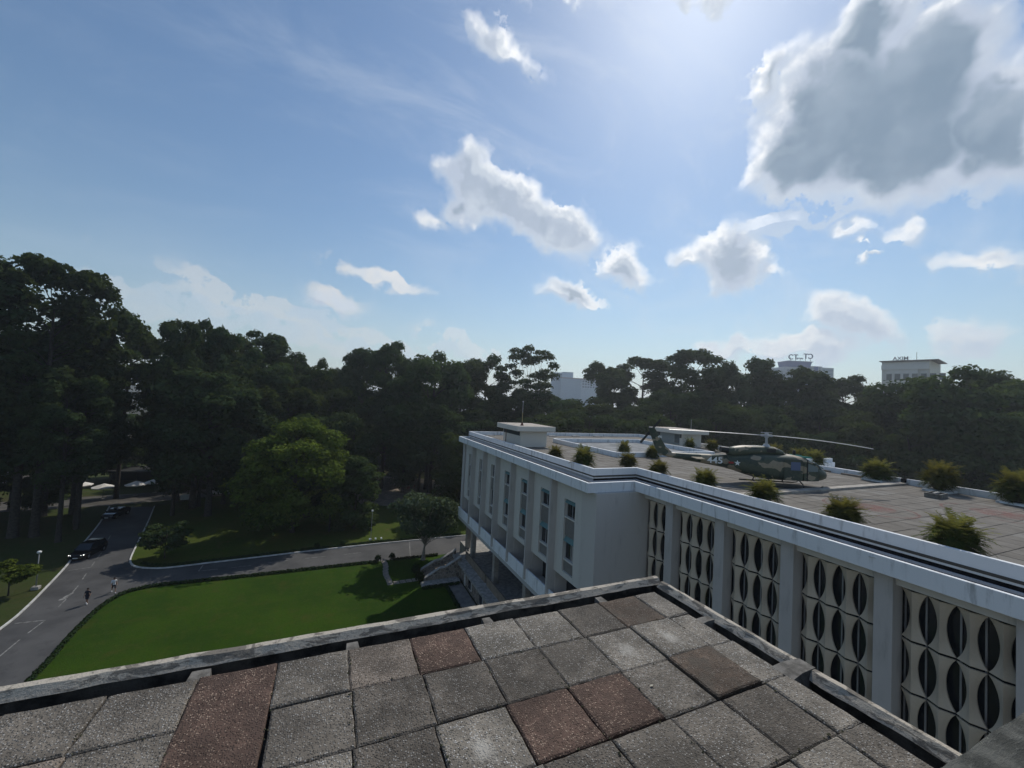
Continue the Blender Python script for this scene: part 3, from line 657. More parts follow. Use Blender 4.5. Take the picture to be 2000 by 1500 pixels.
# garden stairs up to the terrace
stt = thing('garden_stairs', 'stone walled garden stairs with pale sloping copings beside the forked tree', 'stairs', (14.6,53,0))
def st(mb, name, mt, **k):
    o = mb.build(name, mt, stt, **k); o.location = (-14.6,-53,0); return o
sx = [(12.2,.05),(14.1,1.05),(14.9,1.15),(17.0,2.3)]
for ya, yb in ((51.6,51.95),(54.15,54.5)):
    for (xa,za),(xb,zb) in zip(sx[:-1],sx[1:]):
        st(MB().loft([[(xa,ya,0),(xa,yb,0),(xa,yb,za+.55),(xa,ya,za+.55)],[(xb,ya,0),(xb,yb,0),(xb,yb,zb+.55),(xb,ya,zb+.55)]]), 'side_wall', M_rubble)
        st(MB().loft([[(xa,ya-.06,za+.55),(xa,yb+.06,za+.55),(xa,yb+.06,za+.67),(xa,ya-.06,za+.67)],[(xb,ya-.06,zb+.55),(xb,yb+.06,zb+.55),(xb,yb+.06,zb+.67),(xb,ya-.06,zb+.67)]]), 'coping', mottled('coping_stone', (.27,.26,.25), (.40,.39,.37), 2))
stp = MB().box(0,.34,51.95,54.15,-.17,0).mesh('step', M_brownbeam, bevel=.01)
for i in range(13):
    o = link('step', stp, stt); x = 12.35+.32*i+(.65 if i > 5 else 0); o.location = (x-14.6,-53,.17*(i+1)+.01)
st(MB().box(14.2,14.9,51.95,54.15,.9,1.05), 'landing', M_brownbeam)
st(MB().box(11.7,16.6,50.3,51.55,.05,.38), 'plinth', M_concrete, bevel=.02)

# ------------------------------------------------------------------ foreground canopy roof with slab tiles
HC = 24-2.16
can = thing('canopy_roof', 'flat roof of loose washed stone slabs in the foreground with a weathered rim', 'roof', (0,2,HC))
def C(mb, name, mt, **k):
    o = mb.build(name, mt, can, **k); o.location = (0,-2,-HC); return o
cx0 = .255; tp = .5065
colsx = [cx0+tp*k for k in range(-6,7)]                # joints between columns
colsx[-1] = cx0+tp*6; right_end = 3.595
rowsy = [3.665,3.16,2.65,2.15,1.63,1.12,.6,.1,-.4]
kinds = {
 0:{-6:'T_GREY',-5:'T_WARM',-4:'T_GREY',-3:'T_GREY',-2:'T_RED',-1:'T_GREY',0:'T_WARM',1:'T_RED',2:'T_LIGHT',3:'T_LIGHT',4:'T_DARK',5:'T_BROWN',6:'T_LIGHT'},
 1:{-4:'T_WARM',-3:'T_GREY',-2:'T_RED',-1:'T_GREY',0:'T_DARK',1:'T_DARK',2:'T_DARK',3:'T_GREY',4:'T_LIGHTW',5:'T_LIGHTW',6:'T_LIGHT'},
 2:{-3:'T_LIGHT',-2:'T_GREY',-1:'T_LIGHT',0:'T_DARK',1:'T_LIGHTW',2:'T_RED',3:'T_RED',4:'T_GREY',5:'T_BROWN',6:'T_LIGHT'},
 3:{0:'T_GREY',1:'T_LIGHT',2:'T_DARK',3:'T_GREY',4:'T_GREY',5:'T_DARK',6:'T_LIGHT'},
}
rt = random.Random(11)
def slab(x0, x1, y0, y1, mt, lift=0., rz=0.):
    w2, h2 = (x1-x0)/2, (y1-y0)/2; k = MB(); n = 7
    # slightly ragged top outline, chipped edges, cupped surface
    per = []
    for i in range(n): per.append((-w2+2*w2*i/n, -h2))
    for i in range(n): per.append((w2, -h2+2*h2*i/n))
    for i in range(n): per.append((w2-2*w2*i/n, h2))
    for i in range(n): per.append((-w2, h2-2*h2*i/n))
    jit = [(x+rt.uniform(-.004,.004), y+rt.uniform(-.004,.004)) for x,y in per]
    ins = [(x*(1-.010/w2)-math.copysign(rt.uniform(0,.004),x), y*(1-.010/h2)-math.copysign(rt.uniform(0,.004),y)) for x,y in jit]
    k.loft([[(x,y,-.06) for x,y in jit],[(x,y,-.010) for x,y in jit],[(x,y,rt.uniform(-.0015,.0005)) for x,y in ins]])
    me = bpy.data.meshes.new('tile'); me.from_pydata(k.v, [], k.f); me.materials.append(globals()[mt])
    o = link('tile', me, can); o.location = ((x0+x1)/2, (y0+y1)/2-2, lift); o.rotation_euler = (rt.uniform(-.008,.008), rt.uniform(-.008,.008), rz+rt.uniform(-.005,.005)); return o
for r in range(len(rowsy)-1):
    off = (0,.015,-.01,.02,-.02,.01,0,0)[r]
    for c in range(-6,7):
        x0 = cx0+tp*c+(off if c > -6 else 0); x1 = x0+tp if c < 6 else right_end
        if c == 6: x0 = cx0+tp*6+off
        mt = kinds.get(r, {}).get(c) or rt.choice(['T_GREY','T_DARK','T_LIGHT','T_WARM','T_GREY'])
        if r == 0 and c == -2: slab(x0+.004,x1-.004,rowsy[2]+.004,rowsy[0]-.004,'T_RED',.004); continue
        if r == 1 and c == -2: continue
        g = rt.uniform(.002,.005)
        slab(x0+g,x1-g,rowsy[r+1]+g,rowsy[r]-g,mt,rt.uniform(-.004,.006)+(.022 if (r,c) == (2,5) else 0)+(.012 if (r,c) in ((1,5),(2,3)) else 0))
C(MB().box(-5,3.78,-3,3.85,HC-.42,HC-.20), 'deck', M_channel)
C(MB().box(-3.2,3.58,-.6,3.64,HC-.2,HC-.062), 'mortar_bed', M_channel)
def rim_piece(a, b, horizontal):
    """one length of rim with a wobbly top edge"""
    n = 60; secs = []; wv = .13; rr_ = random.Random(5 if horizontal else 9)
    for i in range(n+1):
        t = a+(b-a)*i/n; j1 = rr_.uniform(-.006,.006)+.006*math.sin(i*.7); j2 = rr_.uniform(-.006,.004); zz = HC+.012+rr_.uniform(-.004,.004)
        e = rr_.uniform(-.007,.007)
        if horizontal: secs.append([(t,3.87+j1,HC-.046+e*.6),(t,3.885+j1,HC-.028+e*.8),(t,3.915+j1,zz),(t,3.965+j2,zz+.004),(t,3.98+j2,HC-.10)])
        else: secs.append([(3.79+j1,t,HC-.05+e*.6),(3.805+j1,t,HC-.032+e*.8),(3.845+j1,t,zz),(3.89+j2,t,zz),(3.91+j2,t,HC-.10)])
    k = MB(); k.loft(secs); return k
C(MB().box(-6,3.9,3.885,3.96,HC-.42,HC-.047).box(3.81,3.90,-3,3.885,HC-.42,HC-.051), 'channel_wall', M_channel); C(rim_piece(-6, 3.905, True), 'rim', M_rim); C(rim_piece(3.82, -3, False), 'rim', M_rim)
for x, w_ in ((-.78,.10),(.30,.075),(1.55,.07),(2.92,.07),(-2.3,.1)):
    C(MB().loft([[(x-w_,3.60,HC-.2),(x+w_,3.60,HC-.2),(x+w_*.9,3.60,HC-.05),(x-w_*.8,3.60,HC-.05)],[(x-w_*.8,3.83,HC-.2),(x+w_*.8,3.83,HC-.2),(x+w_*.6,3.83,HC-.045),(x-w_*.6,3.83,HC-.045)]]), 'support_block', M_block)
for y, w_, hh in ((3.05,.06,-.03),(2.17,.11,.018),(.9,.1,0)):
    C(MB().loft([[(3.56,y-w_,HC-.2),(3.56,y+w_,HC-.2),(3.56,y+w_*.8,HC+hh-.012),(3.56,y-w_*.8,HC+hh-.015)],[(3.70,y-w_,HC-.2),(3.70,y+w_,HC-.2),(3.70,y+w_*.8,HC+hh),(3.70,y-w_*.7,HC+hh+.004)],[(3.9,y-w_*.9,HC-.2),(3.9,y+w_*.9,HC-.2),(3.9,y+w_*.6,HC+hh),(3.9,y-w_*.6,HC+hh)]]), 'support_block', M_block)
C(MB().box(-4.5,2.9,-14,2.9,0,HC-.42), 'body_wall', M_wall)
# a fallen leaf on the slabs
lf = MB().add([(0,0,0),(.02,.008,.004),(.042,0,.002),(.02,-.012,.008)], [(0,1,2,3)]).build('fallen_leaf', flat('dry_leaf', (.45,.42,.34), .8), None, (2.375,2.43,HC+.008)); tag(lf, 'tiny pale dry leaf lying on a grey slab of the foreground roof', 'leaf')
mm = MB(); rl = random.Random(21)
for i in range(420):
    if rl.random() < .6: x = cx0+tp*rl.randint(-4,6)+rl.gauss(0,.010); y = rl.uniform(.9,3.55)
    else: x = rl.uniform(-1.8,3.5); y = rl.choice(rowsy[1:6])+rl.gauss(0,.010)
    r = rl.uniform(.003,.011); a0 = rl.uniform(0,6.28); z = HC+.004
    mm.add([(x+math.cos(a0+k*1.2566)*r*rl.uniform(.6,1.2), y+math.sin(a0+k*1.2566)*r*rl.uniform(.6,1.2), z) for k in range(5)]+[(x,y,z+r*.6)], [(k,(k+1)%5,5) for k in range(5)])
stuff(C(mm, 'moss', mottled('joint_moss', (.03,.034,.016), (.075,.072,.04), 40, .95)))
# low wall the photographer leans over, bottom right
lw = thing('ledge_wall', 'dark weathered concrete ledge cutting across the bottom right corner', 'wall', (3,.3,HC-.3))
k = MB(); n = 40; secs = []
for i in range(n+1):
    x = .9+4.5*i/n; j = rt.uniform(-.004,.004)
    secs.append([(x,.15,HC-.3),(x,.62+j,HC-.3),(x,.636+j,22.885),(x,.628+j,22.90+rt.uniform(-.003,.003)),(x,.15,22.905)])
k.loft(secs); o = k.build('wall_top', M_ledge, lw); o.location = (-3,-.3,-HC+.3)
gm = MB()
for i in range(90):
    x = rt.uniform(.95,5.3); h = rt.uniform(.002,.007); a = rt.uniform(-.004,.004)
    gm.add([(x-.004,.62,22.897),(x+.004,.62,22.897),(x+a,.628,22.90+h)], [(0,1,2)])
o = gm.build('lichen', flat('dry_lichen', (.33,.32,.24), .95), lw); o.location = (-3,-.3,-HC+.3)

# ------------------------------------------------------------------ potted palms on the roof
def frond_mesh(seed, H=1.5, R_=1.0, n=330):
    rg = np.random.default_rng(seed); Q = []; T = []
    for i in range(n):
        az = rg.uniform(0,2*np.pi); lean = rg.random()**.7*1.5; L = rg.uniform(.7,1.1)*(H*.72 if lean < .6 else H*.62)
        b = np.array([rg.normal()*.20, rg.normal()*.20, rg.uniform(.35,.95)]); dirn = np.array([math.cos(az)*math.sin(lean), math.sin(az)*math.sin(lean), math.cos(lean)])
        pts = [b]; dd = dirn.copy()
        for s in range(6):
            dd = dd+np.array([math.cos(az)*.05, math.sin(az)*.05, -.09-.09*lean]); dd /= np.linalg.norm(dd); pts.append(pts[-1]+dd*L/6*R_)
        tn = np.clip(rg.normal(.25,.16), 0, 1)
        for s in range(1,7):
            p = pts[s]; t = (pts[s]-pts[s-1]); t /= np.linalg.norm(t); side = np.cross(t, [0,0,1]); side /= max(np.linalg.norm(side), .01); up = np.cross(side, t)
            for sg in (-1,1):
                for kx in range(2):
                    ll = (.23 if s < 6 else .17)*rg.uniform(.7,1.15); wv = .024
                    q0 = p-t*kx*.07; e = q0+(side*sg*.8+t*.7-np.array([0,0,.3])+up*.15)/1.1*ll
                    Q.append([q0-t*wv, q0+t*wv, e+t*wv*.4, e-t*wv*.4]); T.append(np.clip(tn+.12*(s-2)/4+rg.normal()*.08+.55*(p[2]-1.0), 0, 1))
    # dense ball of darker leaves filling the heart of the clump
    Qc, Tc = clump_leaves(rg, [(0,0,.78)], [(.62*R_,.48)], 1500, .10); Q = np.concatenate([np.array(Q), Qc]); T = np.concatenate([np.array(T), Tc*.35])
    return fast_quads('fronds', Q, T, L_PALM)
fr = [frond_mesh(s, h, r) for s, h, r in ((1,1.5,1.0),(2,1.4,1.15),(3,1.65,.9))]
pot_me = MB().lathe([(.28,0),(.36,.08),(.44,.42),(.48,.45),(.48,.52),(.42,.52),(.40,.46)], 18).mesh('pot', M_pot, True)
plinth_me = MB().box(-.85,.85,-.75,.75,-.02,.16).mesh('plinth', M_white, bevel=.01)
PL = [ # x, y, variant, scale, plinth, label
 (20.25,34.2,2,.92,0,'slim potted palm in front of the first roof hut, farthest along the left roof edge'),
 (20.15,29.2,0,1.22,0,'bushy potted palm standing at the roof edge second from the far hut'),
 (24.3,28.4,1,1.0,0,'round potted palm behind the inner corner of the white parapet'),
 (24.5,25.0,0,1.0,0,'potted palm just right of the inner parapet corner below the helicopter tail'),
 (24.55,20.6,1,1.02,0,'potted palm behind the white parapet under the painted number of the helicopter'),
 (24.5,16.3,2,1.12,0,'potted palm in front of the helicopter skids at the end of the roof beam'),
 (24.55,12.1,1,1.05,0,'wide potted palm beside the left red circle on the roof'),
 (24.5,8.0,0,1.18,0,'largest nearest potted palm at the roof edge on the right'),
 (29.7,35.5,0,1.06,0,'left potted palm beside the white kerb of the roof light well'),
 (32.4,34.0,2,1.05,0,'right potted palm beside the light well, under the helicopter tail fin'),
 (45.6,40.9,0,1.05,0,'reddish topped potted palm against the second roof hut'),
 (47.2,38.6,1,1.08,0,'potted palm right of the second roof hut behind the tail boom'),
 (49.6,31.8,2,1.25,0,'potted palm half hidden behind the rotor mast'),
 (49.3,28.9,0,1.2,0,'yellowish potted palm left of the pair behind the helicopter nose'),
 (48.2,26.6,1,1.3,0,'yellowish potted palm right of the pair behind the helicopter nose'),
 (45.0,19.7,2,1.35,1,'potted palm against the far parapet just right of the helicopter'),
 (44.7,15.5,1,1.45,1,'spreading potted palm on the far parapet behind the concrete box'),
 (44.9,11.6,0,1.5,1,'potted palm at the far parapet cut by the right edge of the view'),
 (24.5,3.6,1,1.1,0,'potted palm at the roof edge outside the right of the view'),
]
for i, (x, y, v, s, pl, lab) in enumerate(PL):
    t = thing('potted_palm', lab, 'potted plant', (x,y,ZR+(.17 if pl else .01)), rnd.uniform(0,6.28), 'potted palms on the roof terrace', tuple(s*rnd.uniform(.72,.88) for _ in range(3)))
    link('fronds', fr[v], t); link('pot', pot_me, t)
    if pl:
        b = link('plinth', plinth_me, pal); b.location = (x-30, y-20, ZR)

# ------------------------------------------------------------------ helicopter
def _camo(q, b):
    co = obco(q); mp = q.n('ShaderNodeMapping'); q.put(mp.inputs[0], co); mp.inputs[1].default_value = (2.1,0,.4); mp.inputs[3].default_value = (.62,.40,1.0)
    n = q.noise(mp.outputs[0], 1.7, 2, .45); n2 = q.noise(mp.outputs[0], .9, 2, .45); 
    mp2 = q.n('ShaderNodeMapping'); q.put(mp2.inputs[0], co); mp2.inputs[1].default_value = (7.3,3,1.4); mp2.inputs[3].default_value = (.62,.40,1.0); n2 = q.noise(mp2.outputs[0], 1.2, 2, .45)
    c = q.mix(q.smooth(n2, .49, .51), (.028,.045,.032), (.050,.066,.042))
    c = q.mix(q.smooth(n, .545, .556), c, (.27,.225,.155))
    dirt = q.noise(co, 6, 5, .6); c = q.mix(q.math('MULTIPLY', q.smooth(dirt, .4, .75), .3), c, (.10,.10,.085))
    q.put(b.inputs['Base Color'], c); b.inputs['Roughness'].default_value = .5; b.inputs['Specular IOR Level'].default_value = .4
M_camo = mat('camouflage_paint', _camo)
M_dkmetal = flat('dark_metal', (.03,.032,.032), .5, .3); M_rotor = flat('rotor_grey', (.42,.44,.45), .45, .2)
M_canopyglass = flat('canopy_glass', (.15,.19,.19), .06, 0, .7)
M_greenglass = flat('green_roof_glass', (.03,.22,.17), .1, 0, .6)
M_letter = flat('white_lettering', (.78,.79,.78), .6)
hel = thing('helicopter', 'camouflaged military helicopter parked on the palace roof, white 445 on its tail boom', 'helicopter', (31.35,20.75,ZR), math.atan2(-.43,.903))
def sect(x, hw, zb, zt, p=2.6, n=28, zc=None):
    zc = (zb+zt)/2 if zc is None else zc; out = []
    for k in range(n):
        th = 2*math.pi*k/n; c, s = math.cos(th), math.sin(th)
        y = math.copysign(abs(c)**(2/p), c)*hw; z = math.copysign(abs(s)**(2/p), s); out.append((x, y, zc+z*((zt-zc) if z > 0 else (zc-zb))))
    return out
body = [sect(4.52,.10,.86,1.08,2),sect(4.46,.34,.72,1.22,2.2),sect(4.25,.62,.62,1.36,2.3),sect(3.9,.86,.53,1.52,2.5),sect(3.45,1.06,.49,1.72,2.7),sect(3.0,1.18,.47,2.02,3.0),sect(2.55,1.25,.46,2.30,3.4),sect(2.0,1.30,.46,2.38,3.8),sect(.9,1.32,.46,2.40,4.0),sect(-.4,1.31,.48,2.40,3.8),sect(-1.2,1.18,.56,2.36,3.4),sect(-1.9,.92,.74,2.26,3.0),sect(-2.5,.64,.92,2.16,2.6),sect(-3.1,.50,1.06,2.10,2.4)]
h = MB().loft(body).build('fuselage', M_camo, hel, smooth=True)
boom = [sect(-3.0,.50,1.07,2.10,2.4),sect(-4.5,.40,1.28,2.08,2.3),sect(-6.2,.30,1.50,2.06,2.2),sect(-7.6,.22,1.68,2.06,2.2),sect(-8.05,.12,1.78,2.02,2)]
MB().loft(boom).build('tail_boom', M_camo, hel, smooth=True)
MB().loft([[(-7.2,-.07,1.95),(-7.2,.07,1.95),(-8.25,.06,1.75),(-8.25,-.06,1.75)],[(-7.85,-.07,2.5),(-7.85,.07,2.5),(-8.65,.05,2.35),(-8.65,-.05,2.35)],[(-8.75,-.05,3.9),(-8.75,.05,3.9),(-9.25,.03,3.92),(-9.25,-.03,3.92)]]).build('tail_fin', M_camo, hel)
MB().loft([[(-5.3,-1.35,1.80),(-5.3,-1.35,1.83),(-5.95,-1.35,1.83),(-5.95,-1.35,1.80)],[(-5.1,0,1.78),(-5.1,0,1.86),(-5.95,0,1.85),(-5.95,0,1.79)],[(-5.3,1.35,1.80),(-5.3,1.35,1.83),(-5.95,1.35,1.83),(-5.95,1.35,1.80)]]).build('stabilizer', mottled('tan_paint', (.28,.23,.16), (.36,.30,.22), 3), hel)
cowl = [sect(1.35,.30,2.30,2.46,2.4),sect(1.0,.56,2.3,2.72,2.6),sect(.5,.66,2.3,2.92,2.8),sect(-.6,.66,2.3,2.96,2.8),sect(-1.8,.56,2.1,2.92,2.6),sect(-2.6,.45,2.05,2.78,2.4),sect(-3.0,.32,2.1,2.62,2.2)]
MB().loft(cowl).build('engine_cowling', M_camo, hel, smooth=True)
MB().tube([(-2.95,0,2.46),(-3.55,0,2.52)], [.25,.22], 14).build('exhaust', M_dkmetal, hel)
for s in (-1,1): MB().box(-.35,.35,s*.66-.02,s*.66+.02,2.52,2.82).build('intake', M_dkmetal, hel, bevel=.01)
# cabin doors, windows, windshield
for s in (-1,1):
    MB().loft([[(1.95,s*1.315,.62),(1.95,s*1.315,2.16),(1.95,s*1.345,2.16),(1.95,s*1.345,.62)],[(.55,s*1.33,.62),(.55,s*1.33,2.16),(.55,s*1.36,2.16),(.55,s*1.36,.62)]]).build('sliding_door', M_camo, hel, bevel=.008)
    MB().box(1.05,1.75,s*1.345-.02,s*1.345+.02,1.36,1.98).build('cabin_window', flat('cabin_glass_reflect', (.09,.13,.23), .08, 0, .7), hel)  # bluish sky reflection painted into the window colour
    MB().loft([[(2.05,s*1.302,.6),(2.05,s*1.302,2.05),(2.05,s*1.325,2.05),(2.05,s*1.325,.6)],[(2.9,s*1.19,.6),(2.9,s*1.19,1.95),(2.9,s*1.215,1.95),(2.9,s*1.215,.6)],[(3.3,s*1.10,.62),(3.3,s*1.10,1.6),(3.3,s*1.125,1.6),(3.3,s*1.125,.62)]]).build('cockpit_door', M_camo, hel)
    MB().loft([[(2.30,s*1.30,1.32),(2.30,s*1.27,1.98),(2.30,s*1.29,1.98),(2.30,s*1.32,1.32)],[(2.88,s*1.218,1.32),(2.88,s*1.19,1.92),(2.88,s*1.21,1.92),(2.88,s*1.238,1.32)],[(3.2,s*1.15,1.32),(3.2,s*1.13,1.62),(3.2,s*1.15,1.62),(3.2,s*1.17,1.32)]]).build('door_window', M_canopyglass, hel)
    MB().box(2.28,2.34,s*1.27-.02,s*1.27+.06*s,.6,2.2).build('door_post', M_dkmetal, hel)
    ws = MB(); pp = [(3.05,.12,2.06),(3.05,1.02,1.96),(3.62,.94,1.55),(3.92,.70,1.50),(3.92,.12,1.53)]
    ws.add([(x+.035, s*y, z+.03) for x,y,z in pp]+[(x-.02, s*y, z-.02) for x,y,z in pp], [(0,1,2,3,4),(9,8,7,6,5)]+[(i,(i+1)%5,5+(i+1)%5,5+i) for i in range(5)])
    ws.build('windshield', M_canopyglass, hel)
    MB().box(2.35,2.95,s*.55-.3,s*.55+.3,2.25,2.36).build('roof_window', M_greenglass, hel, bevel=.02)
    MB().tube([(-1.35,s*1.28,.05),(2.9,s*1.28,.05),(3.25,s*1.28,.10),(3.5,s*1.28,.26)], .05, 8).build('skid', M_dkmetal, hel, smooth=True)
for x in (-.25,2.1):
    MB().tube([(x,-1.28,.06),(x,-1.15,.30),(x,-.8,.50),(x,0,.56),(x,.8,.50),(x,1.15,.30),(x,1.28,.06)], .045, 8).build('cross_tube', M_dkmetal, hel, smooth=True)
# mast and rotor
MB().tube([(0,0,2.9),(0,0,3.12)], [.30,.16], 12).tube([(0,0,3.1),(0,0,3.95)], .075, 10).tube([(.14,.1,3.0),(.10,.06,3.75)], .025, 6).tube([(-.14,-.1,3.0),(-.10,-.06,3.75)], .025, 6).build('mast', M_rotor, hel)
MB().box(-.42,.42,-.09,.09,3.70,3.86).box(-.09,.09,-.40,.40,3.76,3.84).box(-.10,.10,-.10,.10,3.6,4.02).box(-.45,.45,-.03,.03,3.98,4.02).build('rotor_hub', M_rotor, hel, bevel=.01)
br = R(-9.0)
for s in (-1,1):
    secs = []
    for t in np.linspace(0,1,14):
        rr = .42+6.9*t; droop = (-.10*t-.42*t*t) if s > 0 else (.10*t-.10*t*t); cw = .12 if t < .06 else .265
        u = Vector((math.cos(br)*s, math.sin(br)*s, 0)); vv = Vector((-u.y, u.x, 0)); c = u*rr+Vector((0,0,3.78+droop))
        secs.append([tuple(c+vv*cw*.55), tuple(c+Vector((0,0,.035))+vv*cw*.2), tuple(c-vv*cw*.45+Vector((0,0,.004))), tuple(c+Vector((0,0,-.03))+vv*cw*.2)])
    MB().loft(secs).build('rotor_blade', mottled('blade_paint', (.34,.36,.35), (.45,.46,.45), 2, .4), hel)
tr_ = MB(); c = Vector((-8.95,.32,3.62))
tr_.tube([c-Vector((0,.3,0)), c+Vector((0,.06,0))], .05, 8)
for s in (-1,1):
    u = Vector((.62*s,0,.78*s)); vv = Vector((.78,0,-.62)); tr_.loft([[tuple(c+u*.1+vv*.08),tuple(c+u*.1+Vector((0,.02,0))),tuple(c+u*.1-vv*.08),tuple(c+u*.1-Vector((0,.02,0)))],[tuple(c+u*1.25+vv*.09),tuple(c+u*1.25+Vector((0,.015,0))),tuple(c+u*1.25-vv*.09),tuple(c+u*1.25-Vector((0,.015,0)))]])
tr_.build('tail_rotor', M_dkmetal, hel)
MB().tube([(2.4,.35,2.36),(2.4,.35,2.72)], [.12,.10], 8).build('antenna', M_dkmetal, hel)
def text_mesh(body, size, ext=.004):
    cu = bpy.data.curves.new('lettering', 'FONT'); cu.body = body; cu.size = size; cu.extrude = ext; cu.align_x = 'CENTER'; cu.offset = size*.018
    o = bpy.data.objects.new('lettering', cu); COL.objects.link(o); dg = bpy.context.evaluated_depsgraph_get()
    me = bpy.data.meshes.new_from_object(o.evaluated_get(dg)); bpy.data.objects.remove(o); bpy.data.curves.remove(cu); return me
nm = text_mesh('445', .78); nm.materials.clear(); nm.materials.append(M_letter)
o = link('number', nm, hel, (-4.15,-.448,1.46)); o.rotation_euler = (R(90),0,R(-3.6)); o.scale = (1.0,.85,1)
sm = text_mesh('445', .22); sm.materials.clear(); sm.materials.append(M_letter); o = link('fin_number', sm, hel, (-8.33,-.075,3.15)); o.rotation_euler = (R(90),0,0)
stp_ = []
for i in range(10):
    a = math.pi/2+i*math.pi/5; rr = .23 if i % 2 == 0 else .095; stp_.append((math.cos(a)*rr, math.sin(a)*rr))
st_me = MB().prism(stp_, 0, .006).mesh('star', M_letter); o = link('star', st_me, hel, (-2.55,-.66,1.58)); o.rotation_euler = (R(90),0,R(-12))
o = MB().box(-.62,-.26,-.07,.07,0,.004).build('roundel_bar', M_red, hel, (-2.55,-.655,1.58)); o.rotation_euler = (R(90),0,R(-12))
o = MB().box(.26,.55,-.07,.07,0,.004).build('roundel_bar', M_red, hel, (-2.5,-.675,1.58)); o.rotation_euler = (R(90),0,R(-14))

# ------------------------------------------------------------------ trees
def limb(mb, a, b, r0, r1, sag=.12, n=5, rg=None):
    a = Vector(a); b = Vector(b); L = (b-a).length; pts = []; rr = []
    bow = Vector((rg.normal(), rg.normal(), abs(rg.normal())*.6))*L*sag*.35
    for i in range(n+1):
        t = i/n; pts.append(a.lerp(b, t)+bow*math.sin(math.pi*t)-Vector((0,0,1))*0*t); rr.append(r0+(r1-r0)*t)
    mb.tube(pts, rr, 6, False)
def make_tree(seed, H, Rr, z0, nclump, leaves, leaf, lm, pads=False, shell=.55, trunk_r=.45, bark=None, fork=None, rz=(.9,1.5), rxy=(1.7,2.9), topflat=0., lobes=0):
    """returns (trunk mesh, crown mesh); crown fills z0*H..H"""
    rg = np.random.default_rng(seed); C = []; RR = []; zc = H*z0; ht = H-zc
    lob = [(rg.uniform(0,6.28), rg.uniform(.35,.75)*Rr, zc+ht*rg.uniform(.15,.85), Rr*rg.uniform(.38,.6)) for _ in range(lobes)]
    tries = 0
    while len(C) < nclump and tries < 4000:
        tries += 1
        if lob:
            az, dist, zz, lr = lob[rg.integers(len(lob))]; v = rg.normal(size=3); v /= np.linalg.norm(v); v *= rg.random()**.4
            p = np.array([math.cos(az)*dist, math.sin(az)*dist, zz])+v*np.array([lr, lr, lr*.62])
        else:
            u = rg.random(); z = zc+ht*u; prof = math.sqrt(max(0,1-((u-(.42+topflat))/(.62 if u > .42 else .52))**2))**.8
            rad = Rr*max(.12,prof)*(shell+(1-shell)*rg.random()); az = rg.uniform(0,6.28); p = np.array([math.cos(az)*rad, math.sin(az)*rad, z])
        rx = rg.uniform(*rxy)*Rr/7.; 
        if p[2] > H-.4*rx: continue
        if p[2] < zc: p[2] = zc+rg.random()*ht*.2
        if pads and any(np.linalg.norm((p-c)*np.array([1,1,1.6])) < (rx+q[0])*.55 for c, q in zip(C, RR)): continue
        C.append(p); RR.append((rx, rg.uniform(*rz)*Rr/7.))
    Q, T = clump_leaves(rg, C, RR, leaves, leaf)
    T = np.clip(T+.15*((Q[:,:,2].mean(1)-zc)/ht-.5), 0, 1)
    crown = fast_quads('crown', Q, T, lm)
    tb = MB(); lean = Vector((rg.normal()*.03*H, rg.normal()*.03*H, 0)); top = H*.86 if fork is None else fork
    tp_ = [Vector((0,0,-.3)), Vector((0,0,.25)), *[lean*t*t+Vector((0,0,top*t)) for t in (.12,.3,.5,.7,.85,1)]]
    tb.tube(tp_, [trunk_r*1.9,trunk_r*1.3,trunk_r*1.05,trunk_r*.95,trunk_r*.82,trunk_r*.6,trunk_r*.42,trunk_r*(.15 if fork is None else .7)], 9, False)
    order = sorted(range(len(C)), key=lambda i: -RR[i][0])[:34]
    for i in order:
        c = C[i]; zs = max(min(c[2]-np.hypot(c[0],c[1])*rg.uniform(.5,1.0), top*.97), H*min(z0, .5)*.8 if fork is None else fork*.8)
        t = min(1, max(.1, zs/top)); a = lean*t*t+Vector((0,0,top*t)); limb(tb, a, Vector(c)-Vector((0,0,RR[i][1]*.3)), trunk_r*.34*(1.1-.6*t), .035, .2, 4, rg)
    return tb.mesh('trunk', bark or M_bark, True), crown
BIG = dict(rxy=(1.7,2.8), rz=(1.4,2.3))
TREES = {
 'T': [make_tree(11,38,7,.24,74,30000,.37,L_DARK,shell=.45,**BIG), make_tree(12,38,7,.27,70,29000,.37,L_DARK,lobes=10,**BIG), make_tree(13,38,7,.20,80,31000,.37,L_MID,lobes=13,**BIG)],
 'B': [make_tree(21,30,7.5,.12,74,30000,.38,L_DARK,topflat=.1,shell=.5,**BIG), make_tree(22,30,7.5,.14,74,30000,.38,L_MID,lobes=13,**BIG), make_tree(23,30,7.5,.10,78,30000,.38,L_DARK,lobes=14,**BIG)],
 'D': [make_tree(31,20,7,.03,66,24000,.36,L_MID,topflat=.1,trunk_r=.3,rxy=(1.8,2.9),rz=(1.1,1.8)), make_tree(32,20,7,.03,66,24000,.36,L_DARK,lobes=12,trunk_r=.3,rxy=(1.8,2.9),rz=(1.1,1.8))],
 'U': [make_tree(41,38,7,.34,54,20000,.36,L_DARK,rz=(1.3,2.0),rxy=(1.5,2.4),topflat=.10,shell=.5), make_tree(42,38,7,.36,52,20000,.36,L_MID,rz=(1.3,2.0),rxy=(1.5,2.4),lobes=9)],
 'O': [make_tree(51,38,7.5,.52,44,11000,.34,L_DARK,pads=True,shell=.6,rz=(.9,1.5),rxy=(1.4,2.3),topflat=.12,bark=M_barkpale,fork=19)],
}
BASE = {'T':(38,7),'B':(30,7.5),'D':(20,7),'U':(38,7),'O':(38,7.5)}
KIND = {'T':'tall_tree','B':'broad_tree','D':'understory_tree','U':'open_tree','O':'umbrella_tree'}
tcount = {}
